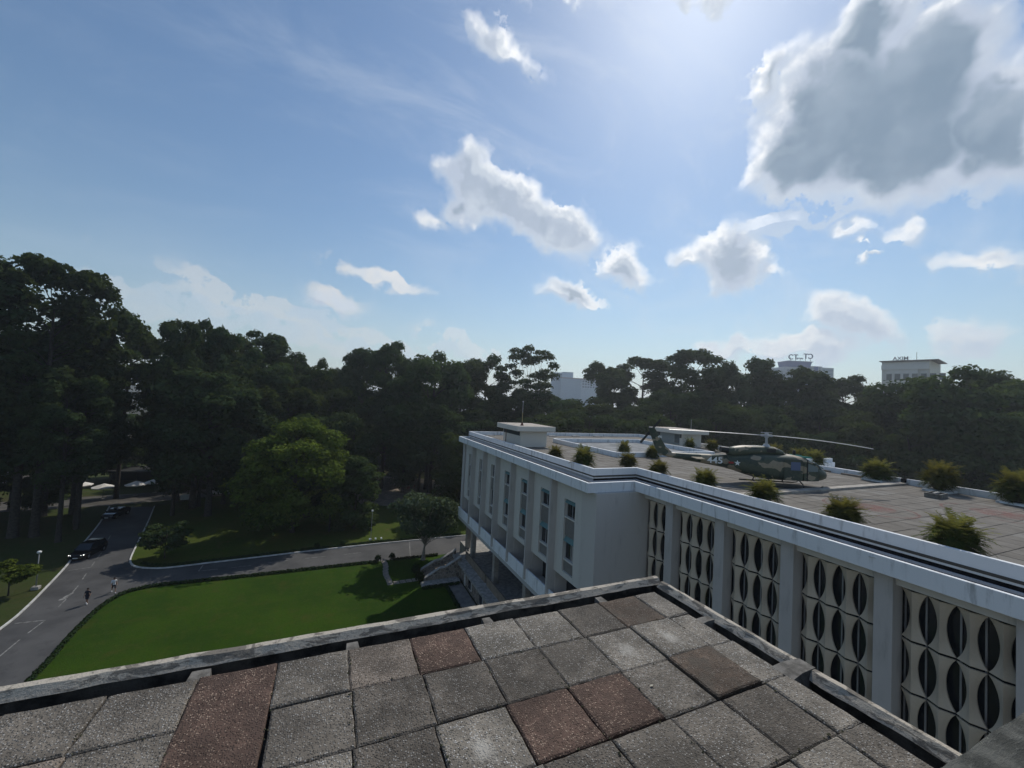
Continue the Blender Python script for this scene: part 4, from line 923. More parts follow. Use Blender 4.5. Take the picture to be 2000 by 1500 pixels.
def plant(kind, x, y, H, Rr, label, group, rz=None):
    i = tcount.get(kind, 0); tcount[kind] = i+1; tm, cm = TREES[kind][i % len(TREES[kind])]; bh, brr = BASE[kind]
    s = Rr/brr; t = thing(KIND[kind], label, 'tree', (x,y,0), rnd.uniform(0,6.28) if rz is None else rz, group, (s,s,H/bh))
    link('trunk', tm, t); link('crown', cm, t); return t
SKY = [
(-45.8,85.4,41.5,8.0,'T','tallest tree at the far left edge, its layered crown reaching highest above the forest'),
(-38.9,83.4,40.9,6.8,'U','tall tree with a flat layered crown, second from the left edge'),
(-36.9,89.6,39.6,5.5,'T','tall tree with a ragged crown sloping down right of the highest trees on the left'),
(-38.2,106.3,36.8,5.4,'U','thin topped tree in the dip right of the tall left group'),
(-24.8,91.0,35.2,3.9,'U','narrow crowned tree with a leaning trunk beside the gap in the left skyline'),
(-23.8,98.0,37.0,6.0,'T','rounded tall crown just right of the gap in the left skyline'),
(-18.6,97.6,34.6,5.0,'B','dark bushy tree on the skyline between two taller crowns on the left'),
(-14.6,106.8,36.0,5.4,'T','upright tree on the skyline above the yellow green tree'),
(-8.5,104.0,36.8,5.9,'T','tall tree with feathery top above the right edge of the yellow green tree'),
(-3.0,108.3,32.5,5.0,'B','tree stepping down the skyline toward the low notch left of centre'),
(2.4,151.9,34.4,7.1,'B','distant low tree filling the skyline notch left of centre'),
(8.8,118.3,35.0,6.6,'B','round tree directly right of the skyline notch left of centre'),
(13.2,109.6,38.8,5.7,'U','tree with a domed open top standing out left of the palace roof'),
(23.3,103.0,36.7,8.2,'B','broad domed tree on the skyline behind the palace roof end'),
(33.8,111.5,36.0,5.9,'T','tree with pale trunk above the far corner of the palace roof'),
(42.3,114.3,36.0,6.8,'U','loose crowned tree left of the lone umbrella shaped tree'),
(55.0,108.5,39.7,7.8,'O','lone umbrella shaped tree with open branches and sky showing through'),
(88.1,113.4,40.3,8.2,'U','leftmost tree of the row right of the distant blue block'),
(98.2,108.9,40.7,10.0,'U','flat topped tree with pale branches right of the distant blue block'),
(98.5,89.1,41.6,8.7,'T','peaked tree rising above the helicopter tail'),
(111.2,90.0,40.5,6.2,'B','small crown between the peaked tree and the broad tree by the rooftop letters'),
(113.6,82.5,39.2,7.8,'B','round crown above the helicopter body'),
(119.3,75.4,40.8,10.2,'T','broad domed tree just left of the rooftop letters'),
(135.3,75.0,37.8,7.0,'B','tree covering the foot of the building with rooftop letters'),
(149.1,73.3,38.5,7.2,'U','thin topped tree between the two distant buildings on the right'),
(127.5,56.8,33.2,7.9,'B','dark round tree covering the lower left of the cream office block'),
(147.8,56.6,31.1,6.3,'B','low dark tree in front of the cream office block'),
(119.8,38.1,37.0,10.7,'B','huge dark tree right of the cream office block'),
(141.2,37.3,38.0,7.5,'T','ragged tree at the right edge of the view'),
(140.6,31.1,36.7,9.9,'B','dark tree standing just beyond the right edge of the view'),
(-55.0,90.8,40.0,7.9,'T','tall tree standing just beyond the left edge of the view')]
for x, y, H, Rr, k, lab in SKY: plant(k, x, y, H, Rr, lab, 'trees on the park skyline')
MID = [(-50.0,100.8,32.3,7.8,'T'),(-43.6,95.1,32.0,7.5,'T'),(-39.8,95.2,30.6,6.9,'T'),(-27.2,101.5,26.3,6.0,'B'),(-23.0,95.4,31.2,7.3,'B'),(-19.2,89.4,28.7,7.5,'B'),(-15.0,98.4,29.7,7.0,'B'),(-9.1,98.1,26.9,6.6,'B'),(-62.7,115.3,30.7,8.2,'T'),
(-1.0,101.2,24.1,7.0,'D'),(4.3,92.4,21.1,6.2,'D'),(-4.5,94.2,18.5,6.4,'D'),(12.5,105.7,26.8,7.0,'B'),(17.1,100.7,20.3,5.0,'B'),(23.4,99.1,24.3,8.3,'B'),(29.7,90.6,19.7,6.4,'D'),(25.8,80.5,16.0,5.2,'D'),(38.3,99.0,25.1,8.1,'B'),(43.9,94.5,21.4,7.9,'D'),(59.4,104.9,25.4,9.2,'B'),(52.1,86.5,21.9,7.0,'D'),(72.7,104.4,26.9,9.6,'B'),(60.7,82.5,23.3,7.9,'D'),(74.3,87.3,26.4,8.4,'B'),(68.7,74.7,21.8,6.7,'D'),(85.9,84.2,28.9,8.6,'B'),(80.5,73.7,23.8,7.6,'D'),(94.2,76.2,28.3,8.3,'B'),(99.2,69.6,28.0,7.9,'B'),(111.8,68.4,28.6,8.3,'B'),(97.2,64.1,23.0,6.9,'D'),(116.2,62.1,28.3,8.6,'B'),(106.3,53.5,22.1,7.0,'D'),(112.6,50.6,24.3,8.2,'D'),(111.6,42.3,24.8,8.6,'D'),(113.8,37.0,23.6,8.2,'D'),(119.1,32.4,24.1,8.4,'D'),(129.4,29.9,27.6,9.2,'B')]
LOW = [(-53,92,13,5.0),(-46,99,10,4.2),(-28,119,14,6.5),(-45.5,128,17,6.5),(-19,116,13,6.5),(-10,112,14,6),(3,119,15,6.5),(22,117,15,6.5),(32,104,16,6)]
MIDL = ['dark tree with a high crown at the left edge, in front of the tallest trees','leafy tree under the second tall tree from the left edge','dark tree whose crown hangs over the start of the diagonal road','bushy tree behind the white parasols at the end of the diagonal road','broad dark tree directly above the notice board','broad dark tree at the right of the road bend, left of the yellow green tree','tall dark crown directly behind the left half of the yellow green tree','dark crown rising behind the right half of the yellow green tree','dark tree beyond the left edge above the grey walled building',
 'low spreading tree behind the right shoulder of the yellow green tree','low dark tree right of the yellow green tree, left of the red kiosk','low tree close behind the yellow green tree crown','dark tree towering over the red fronted kiosk','dark tree beside the plaza with foliage above the garden chairs','broad tree behind the plaza, left of the palace end wall','low tree touching the far corner of the palace cornice','low tree close to the left end wall of the palace, beside the plaza','tree directly left of the first roof hut','low tree peeping over the roof behind the first roof hut','tree under the lone umbrella shaped tree','low tree over the parapet right of the roof mast','tree below the distant pale blue block','low tree behind the far parapet at the middle of the light well','tree below the flat topped tree with pale branches','low round tree left of the second roof hut','tree behind the second roof hut','low tree right behind the slab of the second roof hut','tree left of the rotor hub, behind the tail boom','tree directly behind the rotor mast','tree above the cockpit of the helicopter','low tree between the rotor mast and the helicopter nose','tree behind the tip of the forward rotor blade','low tree over the parapet beyond the helicopter nose','low tree behind the first palm right of the helicopter','low tree behind the gap between the first and second palms right of the helicopter','low tree behind the second palm right of the helicopter','low tree behind the last palm at the right edge','dense tree just beyond the right edge of the view','dark tree just left of the roof mast behind the first hut']
MID.append((44.5,103.5,27.5,7.5,'B'))
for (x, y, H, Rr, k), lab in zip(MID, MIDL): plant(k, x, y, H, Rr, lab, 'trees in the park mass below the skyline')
assert len(MID) == len(MIDL), (len(MID), len(MIDL))
for x, y, H, Rr in LOW: plant('D', x, y, H, Rr, 'low dark leafy tree filling the shade under the tall park trees', 'low trees in the forest shade')
def single(name, label, meshes, x, y, rz=0, s=1):
    t = thing(name, label, 'tree', (x,y,.04), rz, None, (s,s,s)); link('trunk', meshes[0], t); link('crown', meshes[1], t); return t
single('broad_tree', 'bright yellow green tree with a bare trunk standing on the far lawn', make_tree(71,18.3,7.7,.13,110,32000,.26,L_YEL,trunk_r=.28,shell=.62,rxy=(1.3,2.3),rz=(1.0,1.7),topflat=-.08), -4.6, 76.2)
single('round_tree', 'dark rounded tree with foliage down to the grass, right of the yellow green tree', make_tree(62,12.4,4.1,.04,64,15000,.25,L_MID,trunk_r=.18,topflat=-.12), 4.9, 75.9)
single('small_tree', 'slim tree with a bare stem in front of the dark rounded tree', make_tree(66,9.5,2.6,.45,26,5000,.26,L_DARK,trunk_r=.14,lobes=4), 1.0, 75.2)
single('forked_tree', 'grey forked tree with several bare stems beside the garden stairs', make_tree(63,9.5,5.0,.46,44,9000,.24,L_FRA,trunk_r=.26,bark=M_barkpale,fork=2.2,shell=.35,topflat=.1), 13.6, 59.0)
single('sapling', 'young tree with tiered dark leaves on the grass corner between the roads', make_tree(64,4.5,2.5,.38,26,4500,.17,L_DARK,trunk_r=.07,pads=True,rz=(.5,.9)), -19.3, 69.2)
single('small_tree', 'small yellowish tree at the left edge beside the lamp post', make_tree(65,4.1,1.9,.3,30,4500,.15,L_YEL,trunk_r=.06,lobes=5), -30.4, 61.9)
single('leaning_tree', 'tall bare trunk at the far left edge standing on the verge', make_tree(67,27,3.6,.62,20,5000,.36,L_DARK,trunk_r=.5,lobes=4), -41.2, 83.6)
for x, y, lab in ((-34.7,79.9,'thin straight trunk on the verge behind the parked black car'),(-35.4,86.0,'thick straight trunk on the verge where the road narrows'),(-22.4,96.6,'straight trunk right of the white notice board'),(20.9,100.2,'dark trunk beside the sunlit patch on the plaza')):
    single('straight_tree', lab, TREES['U'][0], x, y, rnd.uniform(0,6), .62)
# undergrowth closing the view below the crowns
rg = np.random.default_rng(99); Cn = []; Rn = []
for i in range(520):
    az = R(rg.uniform(-42, 88)); dd = rg.uniform(118, 165) if az < R(25) else rg.uniform(135, 185); x, y = math.sin(az)*dd, math.cos(az)*dd
    if (-60 < x < 14 and y < 122) or x < -33: continue
    hh = rg.uniform(2, 15) if x > 20 else rg.uniform(1, 9); Cn.append((x, y, hh)); Rn.append((rg.uniform(3,6), rg.uniform(2,4.5)))
Q, T = clump_leaves(rg, Cn, Rn, 42000, .62); stuff(link('undergrowth', fast_quads('undergrowth', Q, T*.7, L_DARK)))
bpy.data.objects['undergrowth']['label'] = 'dark undergrowth and far foliage between the park trunks'
# ------------------------------------------------------------------ hedges along the roads
def hedge(path, label, h=.32, wd=.38, z=.04, seed=0):
    rg = np.random.default_rng(seed); pv = [np.array(p) for p in path]; Q = []; T = []
    for a, b in zip(pv[:-1], pv[1:]):
        L = np.linalg.norm(b-a); n = int(L*110); t = rg.random(n); side = rg.uniform(-1,1,n); zz = rg.random(n)**.5*h
        nr = np.array([-(b-a)[1], (b-a)[0]])/L; xy = a+(b-a)*t[:,None]+nr*(side*wd/2)[:,None]
        Pn = np.column_stack([xy, zz+z]); N = unit(np.column_stack([nr[0]*side, nr[1]*side, np.ones(n)*.8])+rg.normal(size=(n,3))*.5); Q.append(leaf_cards(rg, Pn, N, np.full(n,.12))); T.append(rg.random(n))
    o = link('hedge', fast_quads('hedge', np.concatenate(Q), np.concatenate(T), L_HEDGE)); tag(o, label, 'hedge', 'clipped hedges along the garden roads')
def off(path, d_):
    out = []; pv = [Vector((*p,0)) for p in path]
    for i, p in enumerate(pv):
        t = (pv[min(i+1,len(pv)-1)]-pv[max(i-1,0)]).normalized(); out.append((p.x-t.y*d_, p.y+t.x*d_))
    return out
hedge(off(A_right[8:], .35)+[(7.3,59.85)], 'low clipped hedge edging the near lawn along both roads', seed=1) if False else None
hedge([(x+.35,y-.25) for x,y in A_right[6:]]+[(-10,59.9),(0,59.9),(7.1,59.85)], 'low dark hedge edging the near lawn along the garden road', seed=1)
hedge([(9.5,59.9),(16,59.9)], 'short low hedge between the stone path and the stairs', seed=2)
hedge(off(corner[:22][::-1], .5)[::-1]+[], 'low dark hedge round the grass corner between the roads', seed=3) if False else hedge([(-21.2,67.9),(-20,66.7),(-18,66.1),(-14,66.3),(-8,66.8),(-2,67.2),(8,67.7),(22,67.8)], 'low dark hedge on the far side of the garden road', seed=3)
hedge([(11.6,50.0),(16.4,50.0)], 'low hedge in front of the stone stair plinth', .35, .4, seed=4)
hedge([(14.6,49.8),(14.6,40),(14.6,28)], 'low hedge along the palace pavement', .3, .4, seed=5)
rg = np.random.default_rng(5); Qb, Tb = clump_leaves(rg, [(0,0,.45)], [(.42,.5)], 420, .09); ball = fast_quads('foliage', Qb, Tb, L_HEDGE)
for x, y, s, lab in ((7.35,59.9,1,'round clipped bush left of the stone path opening'),(9.35,60.0,1,'round clipped bush right of the stone path opening'),(11.6,54.4,1.35,'round clipped bush at the far side of the stair foot'),(11.7,51.9,1.35,'round clipped bush at the near side of the stair foot'),(-.6,67.4,.9,'left of two round bushes in the far roadside hedge'),(3.0,67.6,.9,'right of two round bushes in the far roadside hedge')):
    t = thing('clipped_bush', lab, 'bush', (x,y,.03), rnd.random()*6, 'round clipped bushes in the garden', (s,s,s*1.1)); link('foliage', ball, t)

# ------------------------------------------------------------------ lamp posts, sign, parasols
lp = thing('lamp_post', 'slim grey lamp post with a concrete base on the left verge', 'lamp post', (-28.75,62.9,.05))
MB().box(-.32,.32,-.28,.28,0,.34).build('base', M_concrete, lp, bevel=.03)
MB().tube([(0,0,.3),(0,0,4.0)], [.06,.045], 10).build('pole', flat('lamp_grey', (.25,.26,.26), .5), lp, smooth=True)
MB().lathe([(.05,0),(.17,.04),(.20,.20),(.12,.27),(.03,.29)], 14, (0,0,3.95)).build('lamp_head', flat('lamp_white', (.6,.62,.6), .5), lp, smooth=True)
lp2 = thing('lamp_post', 'thin pale lamp post on the far lawn behind the garden road', 'lamp post', (7.2,69.2,.05))
MB().tube([(0,0,0),(0,0,4.6)], [.045,.035], 8).build('pole', flat('lamp_grey', (.25,.26,.26), .5), lp2)
MB().box(-.14,.14,-.14,.14,4.55,4.8).build('lamp_head', flat('lamp_white', (.6,.62,.6), .5), lp2, bevel=.03)
MB().box(-.16,.16,-.16,.16,0,.2).build('base', M_concrete, lp2)
for i, (x, lab) in enumerate(((7.0,'left of three small white ground lights on the lawn edge'),(7.9,'middle one of three small white ground lights on the lawn edge'),(8.8,'right of three small white ground lights on the lawn edge'))):
    t = thing('ground_light', lab, 'lamp', (x,68.6,.05), .2*i, 'ground lights on the lawn edge')
    MB().tube([(0,0,0),(0,0,.22)], .03, 8).build('stake', M_dkmetal, t); MB().loft([[(-.13,-.05,.2),(.13,-.05,.2),(.13,.09,.34),(-.13,.09,.34)],[(-.13,.0,.34),(.13,.0,.34),(.13,.14,.46),(-.13,.14,.46)]]).build('lamp_head', flat('lamp_white', (.6,.62,.6), .5), t)
sg = thing('notice_board', 'white notice board on two posts under the trees by the road', 'sign', (-25.0,98.6,0), .2)
for s in (-1,1): MB().box(s*.62-.05,s*.62+.05,-.05,.05,0,1.9).build('post', M_dkmetal, sg)
MB().box(-.75,.75,-.09,-.05,.95,2.0).build('board', flat('board_grey', (.34,.36,.36), .6), sg)
def parasol(x, y, label, s=1., rz=0):
    t = thing('parasol', label, 'parasol', (x,y,0), rz, 'white parasols at the garden cafe', (s,s,1))
    MB().tube([(0,0,0),(0,0,2.9)], .035, 8).build('pole', M_dkmetal, t)
    MB().lathe([(.35,0),(.35,.07),(.06,.12)], 12).build('base', M_concrete, t)
    k = MB(); n = 8; ap = (0,0,3.0)
    for i in range(n):
        a, b = 2*math.pi*i/n, 2*math.pi*(i+1)/n; A_, B_ = (math.cos(a)*1.7,math.sin(a)*1.7,2.3), (math.cos(b)*1.7,math.sin(b)*1.7,2.3); M_ = ((A_[0]+B_[0])*.29,(A_[1]+B_[1])*.29,2.6)
        k.add([ap,A_,B_,M_,(A_[0],A_[1],2.12),(B_[0],B_[1],2.12)], [(0,1,3),(1,2,3),(2,0,3),(1,4,5,2)])
    k.build('canopy', flat('parasol_cloth', (.62,.60,.56), .9), t); return t
parasol(-40.3,106.5,'white parasol leftmost of the three in the dark cafe under the trees',1.1)
parasol(-35.9,108.3,'white parasol in the middle of the dark cafe under the trees',1.05,.3)
parasol(-33.4,110.3,'greyer parasol rightmost in the dark cafe under the trees',1.1,.2)
parasol(-45.0,109.5,'pale parasol glimpsed between trunks left of the cafe parasols',1.1,.5)
# ------------------------------------------------------------------ cars
def wheel(par, x, y):
    wv = MB().tube([(x,y-.11,.33),(x,y+.11,.33)], .33, 18).build('wheel', flat('tyre', (.012,.012,.012), .9), par)
    MB().tube([(x,y-.122,.33),(x,y+.122,.33)], .21, 14).build('rim', flat('alloy', (.35,.36,.37), .35, .8), wv); return wv
def car(label, loc, rz, paint, lights_on=False, suv=True, group=None):
    t = thing('parked_car', label, 'car', loc, rz, group); L = 2.3
    def cs(x, hw, z0, z1, hwt=None): hwt = hwt or hw; return [(x,-hw*.94,z0),(x,-hw,z0+.18),(x,-hw,z1-.12),(x,-hwt,z1),(x,hwt,z1),(x,hw,z1-.12),(x,hw,z0+.18),(x,hw*.94,z0)]
    lo = [cs(2.30,.68,.34,.62,.6),cs(2.22,.82,.26,.78,.7),cs(1.9,.90,.22,.90,.76),cs(1.0,.93,.2,1.0,.82),cs(-1.9,.93,.2,1.03,.84),cs(-2.2,.88,.28,1.02,.8),cs(-2.28,.8,.36,.95,.74)]
    MB().loft(lo).build('body', paint, t, smooth=False, bevel=.0)
    zt = 1.72 if suv else 1.46
    cab = [(1.15,.84,1.0),(.45,.72,zt-.04),(-.9,.72,zt),(-1.75 if suv else -1.2,.70,zt-.06),(-2.15,.78,1.02)]
    def rowp(x, hw, z): return [(x,-hw,z),(x,hw,z)]
    sec = [[(x,-hw,z),(x,hw,z),(x,hw*1.08 if z < 1.1 else .86,1.0),(x,-(hw*1.08 if z < 1.1 else .86),1.0)] for x,hw,z in cab]
    MB().loft(sec).build('cabin', paint, t)
    g = M_glass
    def quad(nm, pts, off_): k = MB(); o_ = Vector(off_); k.add([tuple(Vector(p)+o_) for p in pts]+[tuple(Vector(p)-o_*.2) for p in pts], [(0,1,2,3),(7,6,5,4),(0,4,5,1),(1,5,6,2),(2,6,7,3),(3,7,4,0)]); k.build(nm, g, t)
    quad('windshield', [(1.08,-.78,1.06),(1.08,.78,1.06),(.48,.66,zt-.09),(.48,-.66,zt-.09)], (.012,0,.012))
    quad('rear_window', [(-2.10,.7,1.1),(-2.10,-.7,1.1),(-1.80 if suv else -1.3,-.62,zt-.14),(-1.80 if suv else -1.3,.62,zt-.14)], (-.012,0,.012))
    for s in (-1,1):
        quad('side_window', [(.95,s*.855,1.06),(-.3,s*.86,1.06),(-.3,s*.745,zt-.12),(.42,s*.745,zt-.12)], (0,s*.012,.004))
        quad('side_window', [(-.4,s*.86,1.06),(-1.9,s*.84,1.08),(-1.65 if suv else -1.25,s*.73,zt-.15),(-.4,s*.745,zt-.12)], (0,s*.012,.004))
        lm = mat('lit_headlamp', lambda q, b: (setattr(b.inputs['Emission Color'], 'default_value', (1,.97,.9,1)), setattr(b.inputs['Emission Strength'], 'default_value', 6.))) if lights_on else flat('lamp_glass', (.5,.52,.54), .15)
        MB().loft([[(2.26,s*.52,.62),(2.26,s*.52,.74),(2.2,s*.52,.75),(2.2,s*.52,.62)],[(2.19,s*.80,.66),(2.17,s*.80,.78),(2.1,s*.80,.78),(2.1,s*.80,.66)]]).build('headlight', lm, t)
        MB().box(-2.29,-2.22,s*.74-.06,s*.74+.06,.75,1.0).build('tail_light', M_red, t)
        MB().box(.82,.95,s*.93-.1,s*.93+.1,1.02,1.17).build('mirror', paint, t, bevel=.02)
        for x in (1.42,-1.42): wheel(t, x, s*.82)
    MB().box(2.26,2.315,-.45,.45,.50,.68).build('grille', M_gutter, t)
    MB().box(2.31,2.33,-.26,.26,.36,.47).build('license_plate', flat('plate_white', (.55,.55,.55), .5), t)
    return t
blk = flat('black_car_paint', (.006,.006,.008), .12, 0, .5)
car('black van with lit headlights parked at the kerb on the diagonal road', (-28.7,73.3,.01), R(-90)-.15, blk, True)
car('black car with reflecting windscreen farther up the diagonal road', (-33.0,92.4,.01), R(-90)-.18, flat('dark_blue_paint', (.012,.014,.022), .12, 0, .5), False, False)
car('white car under the dark trees beyond the notice board', (-21.0,106.6,0), R(8), flat('white_car_paint', (.6,.6,.6), .2), False, False)
car('black car parked at the back of the plaza beneath the red fronted kiosk', (9.8,113.0,.07), R(5), blk, False, False)
# red garden chairs on the plaza
def chair(x, y, rz, lab):
    t = thing('garden_chair', lab, 'chair', (x,y,.07), rz, 'red chairs on the plaza'); m_ = flat('chair_red', (.20,.03,.025), .6)
    MB().box(-.26,.26,-.26,.26,.42,.47).build('seat', m_, t); MB().box(-.26,-.21,-.26,.26,.47,.95).build('backrest', m_, t)
    for sx_ in (-.23,.23):
        for sy in (-.23,.23): MB().box(sx_-.025,sx_+.025,sy-.025,sy+.025,0,.42).build('leg', m_, t)
for x, y, rz, lab in ((17.6,103.2,.3,'red garden chair leftmost on the plaza under the trees'),(18.8,102.4,1.8,'red garden chair in the middle of the plaza group'),(20.3,103.5,3.4,'red garden chair rightmost on the plaza under the trees')): chair(x, y, rz, lab)

# ------------------------------------------------------------------ two pedestrians
def skin_mesh(name, verts, edges, radii, mt, sub=2):
    me = bpy.data.meshes.new(name); me.from_pydata(verts, edges, []); o = bpy.data.objects.new(name, me); COL.objects.link(o)
    md = o.modifiers.new('s', 'SKIN'); 
    for i, r in enumerate(radii):
        rr = r if isinstance(r, tuple) else (r, r); me.skin_vertices[0].data[i].radius = rr
    me.skin_vertices[0].data[0].use_root = True
    sb = o.modifiers.new('u', 'SUBSURF'); sb.levels = sub; sb.render_levels = sub
    dg = bpy.context.evaluated_depsgraph_get(); ev = bpy.data.meshes.new_from_object(o.evaluated_get(dg)); ev.name = name
    bpy.data.objects.remove(o); bpy.data.meshes.remove(me); ev.materials.clear(); ev.materials.append(mt); ev.shade_smooth(); return ev
M_skin = flat('skin', (.32,.19,.13), .6)
def person(label, x, y, rz, top, bottom, stride, hatlike, long_sleeve=False):
    t = thing('person', label, 'person', (x,y,.012), rz, None, (.97,.97,.97)); s = stride
    # +x is the walking direction
    V = {'pelvis':(0,0,.95),'waist':(0,0,1.08),'chest':(.02,0,1.30),'neck':(.03,0,1.46),'chin':(.045,0,1.54),'head':(.05,0,1.64),'crown':(.04,0,1.72)}
    for n_, sg, ph in (('l',1,1),('r',-1,-1)):
        V['sh'+n_] = (.01,sg*.17,1.40); V['el'+n_] = (-.12*ph*s-.02,sg*.24,1.14); V['wr'+n_] = (-.10*ph*s+.10,sg*.25,.92); V['ha'+n_] = (-.10*ph*s+.13,sg*.25,.84)
        V['hi'+n_] = (.0,sg*.095,.90); V['kn'+n_] = (.20*ph*s+.05,sg*.10,.50); V['an'+n_] = (.34*ph*s-.03,sg*.10,.10+(.04 if ph < 0 else 0)*s); V['to'+n_] = (.34*ph*s+.13,sg*.11,.045)
        for kf, (fy, fl) in enumerate(((-.03,.07),(-.012,.085),(.008,.09),(.026,.075))): V['f%d'%kf+n_] = (V['ha'+n_][0]+.02, sg*.25+fy, V['ha'+n_][2]-fl)
        V['th'+n_] = (V['ha'+n_][0]+.05, sg*.225, V['ha'+n_][2]-.03)
    names = list(V); ix = {k: i for i, k in enumerate(names)}
    E_ = [('pelvis','waist'),('waist','chest'),('chest','neck'),('neck','chin'),('chin','head'),('head','crown')]
    rad = {'pelvis':(.12,.15),'waist':(.10,.13),'chest':(.115,.16),'neck':.055,'chin':.07,'head':.095,'crown':.06}
    for n_ in 'lr':
        E_ += [('chest','sh'+n_),('sh'+n_,'el'+n_),('el'+n_,'wr'+n_),('wr'+n_,'ha'+n_),('pelvis','hi'+n_),('hi'+n_,'kn'+n_),('kn'+n_,'an'+n_),('an'+n_,'to'+n_)]+[('ha'+n_,'f%d'%k+n_) for k in range(4)]+[('ha'+n_,'th'+n_)]
        rad.update({'sh'+n_:.06,'el'+n_:.042,'wr'+n_:.03,'ha'+n_:.035,'hi'+n_:.085,'kn'+n_:.058,'an'+n_:.042,'to'+n_:.035,'th'+n_:.011}); rad.update({'f%d'%k+n_:.009 for k in range(4)})
    link('body', skin_mesh('body', [V[k] for k in names], [(ix[a], ix[b]) for a, b in E_], [rad[k] for k in names], M_skin), t)
    def part(nm, keys, edges, rads, mt): i2 = {k: i for i, k in enumerate(keys)}; link(nm, skin_mesh(nm, [V[k] for k in keys], [(i2[a], i2[b]) for a, b in edges], rads, mt), t)
    part('shirt', ['waist','chest','neck','shl','ell','shr','elr','pelvis'], [('waist','chest'),('chest','neck'),('chest','shl'),('shl','ell'),('chest','shr'),('shr','elr'),('waist','pelvis')], [(.125,.155),(.135,.18),.06,.078,.062,.078,.062,(.135,.16)], top)
    part('trousers', ['pelvis','hil','knl','hir','knr'], [('pelvis','hil'),('hil','knl'),('pelvis','hir'),('hir','knr')], [(.13,.155),.105,.082,.105,.082], bottom)
    for n_ in 'lr': part('shoe', ['an'+n_,'to'+n_], [('an'+n_,'to'+n_)], [.06,.052], flat('white_shoe', (.6,.6,.6), .7))
    MB().lathe([(.02,.115),(.07,.10),(.102,.05),(.105,-.01),(.08,-.05)], 14, (.03,0,1.64)).build('hair', flat('dark_hair', (.012,.010,.009), .7), t, smooth=True)
    MB().loft([[(.135,-.015,1.62),(.135,.015,1.62),(.14,.012,1.66),(.14,-.012,1.66)],[(.165,-.012,1.615),(.165,.012,1.615),(.15,.006,1.655),(.15,-.006,1.655)]]).build('nose', M_skin, t)
    for s_ in (-1,1):
        MB().lathe([(.004,-.012),(.014,0),(.004,.012)], 8, (.133,s_*.036,1.665)).build('eye', flat('eye_dark', (.02,.015,.012), .3), t); MB().lathe([(.008,-.03),(.018,0),(.010,.03)], 8, (.045,s_*.10,1.64)).build('ear', M_skin, t)
    MB().box(.135,.142,-.025,.025,1.575,1.583).build('mouth', flat('lip', (.2,.07,.06), .5), t)
person('person in a white shirt and dark shorts striding across the road junction', -20.95, 59.7, R(-60), flat('white_shirt', (.6,.6,.6), .85), flat('dark_shorts', (.03,.03,.035), .9), 1.0, False)
person('person in dark clothes and pale shoes walking left of the white shirted walker', -22.25, 57.5, R(-100), flat('dark_shirt', (.018,.02,.03), .85), flat('navy_shorts', (.02,.02,.03), .9), .35, False)

# ------------------------------------------------------------------ buildings beyond the park
def at(px, D): return None
def block(name, label, cx, cy, rz, wx, wy, z1, mt, cat='building'):
    t = thing(name, label, cat, (cx,cy,0), rz); MB().box(-wx/2,wx/2,-wy/2,wy/2,0,z1).build('wall', mt, t); return t
# cream office block: front edge points at 220 m
ofm = flat('office_cream', (.74,.68,.56), .8); ofs = flat('office_stone', (.66,.63,.58), .8)
ax, ay, bxx, byy = 275.6, 119.3, 279.2, 101.2
rz = math.atan2(byy-ay, bxx-ax); wdt = math.hypot(bxx-ax, byy-ay)
t = thing('office_block', 'cream flat roofed office block rising above the trees on the right', 'building', ((ax+bxx)/2,(ay+byy)/2,0), rz)
Zt = 55.2
MB().box(-wdt/2,wdt/2,.6,26,0,Zt).build('wall', ofs, t)
MB().box(wdt/2,wdt/2+.4,.3,26.5,0,Zt+.6).build('side_wall', ofm, t)
for i, zz in enumerate((Zt-3.2,Zt-10.4,Zt-17.0,Zt-24,Zt-31)):
    MB().box(-wdt/2+(.0 if i == 0 else 2.0+.3*i),wdt/2-(0 if i < 1 else 4.0),-.6+(.0 if i == 0 else .5),.6,zz-3.0+(2.0 if i == 0 else 0),zz+(1.6 if i == 0 else 0)).build('spandrel', ofm if i else ofs, t)
MB().box(-wdt/2-.8,wdt/2+3.5,-1.2,22,Zt+.3,Zt+.7).build('roof_edge', flat('roof_brown', (.22,.19,.17), .8), t)
MB().box(-wdt/2+2,wdt/2-4,-.25,.55,Zt-12.3,Zt-4.2).build('upper_band', ofs, t)
for i in range(7):
    x = -wdt/2+3.2+i*3.35
    f = MB().box(x-1.15,x+1.15,-.36,-.24,Zt-10.0,Zt-6.4).build('window', flat('win_frame', (.30,.29,.28), .6), t); MB().box(x-1.0,x+1.0,-.40,-.36,Zt-9.8,Zt-6.6).build('pane', M_glass2, f)
for zz, n_ in ((Zt-15.2,8),(Zt-21.8,7),(Zt-28.5,6)):
    for i in range(n_):
        x = -wdt/2+4+i*2.6
        MB().box(x-1.15,x+1.15,.48,.58,zz-1.2,zz+1.6).build('window', flat('teal_glass', (.10,.17,.17), .3), t)
lt = text_mesh('AXIM', 2.6, .15); lt.materials.clear(); lt.materials.append(flat('sign_grey', (.22,.23,.25), .7)); lo_ = link('roof_lettering', lt, t, (-wdt/2+7.3,2,Zt+1.2)); lo_.rotation_euler = (R(90),0,0)
MB().box(-wdt/2+3.6,-wdt/2+11,1.9,2.1,Zt+.7,Zt+1.1).build('sign_frame', M_dkmetal, t)
MB().tube([(3.6,6,Zt),(3.6,6,Zt+5.5)], .1, 6).build('mast', M_dkmetal, t)
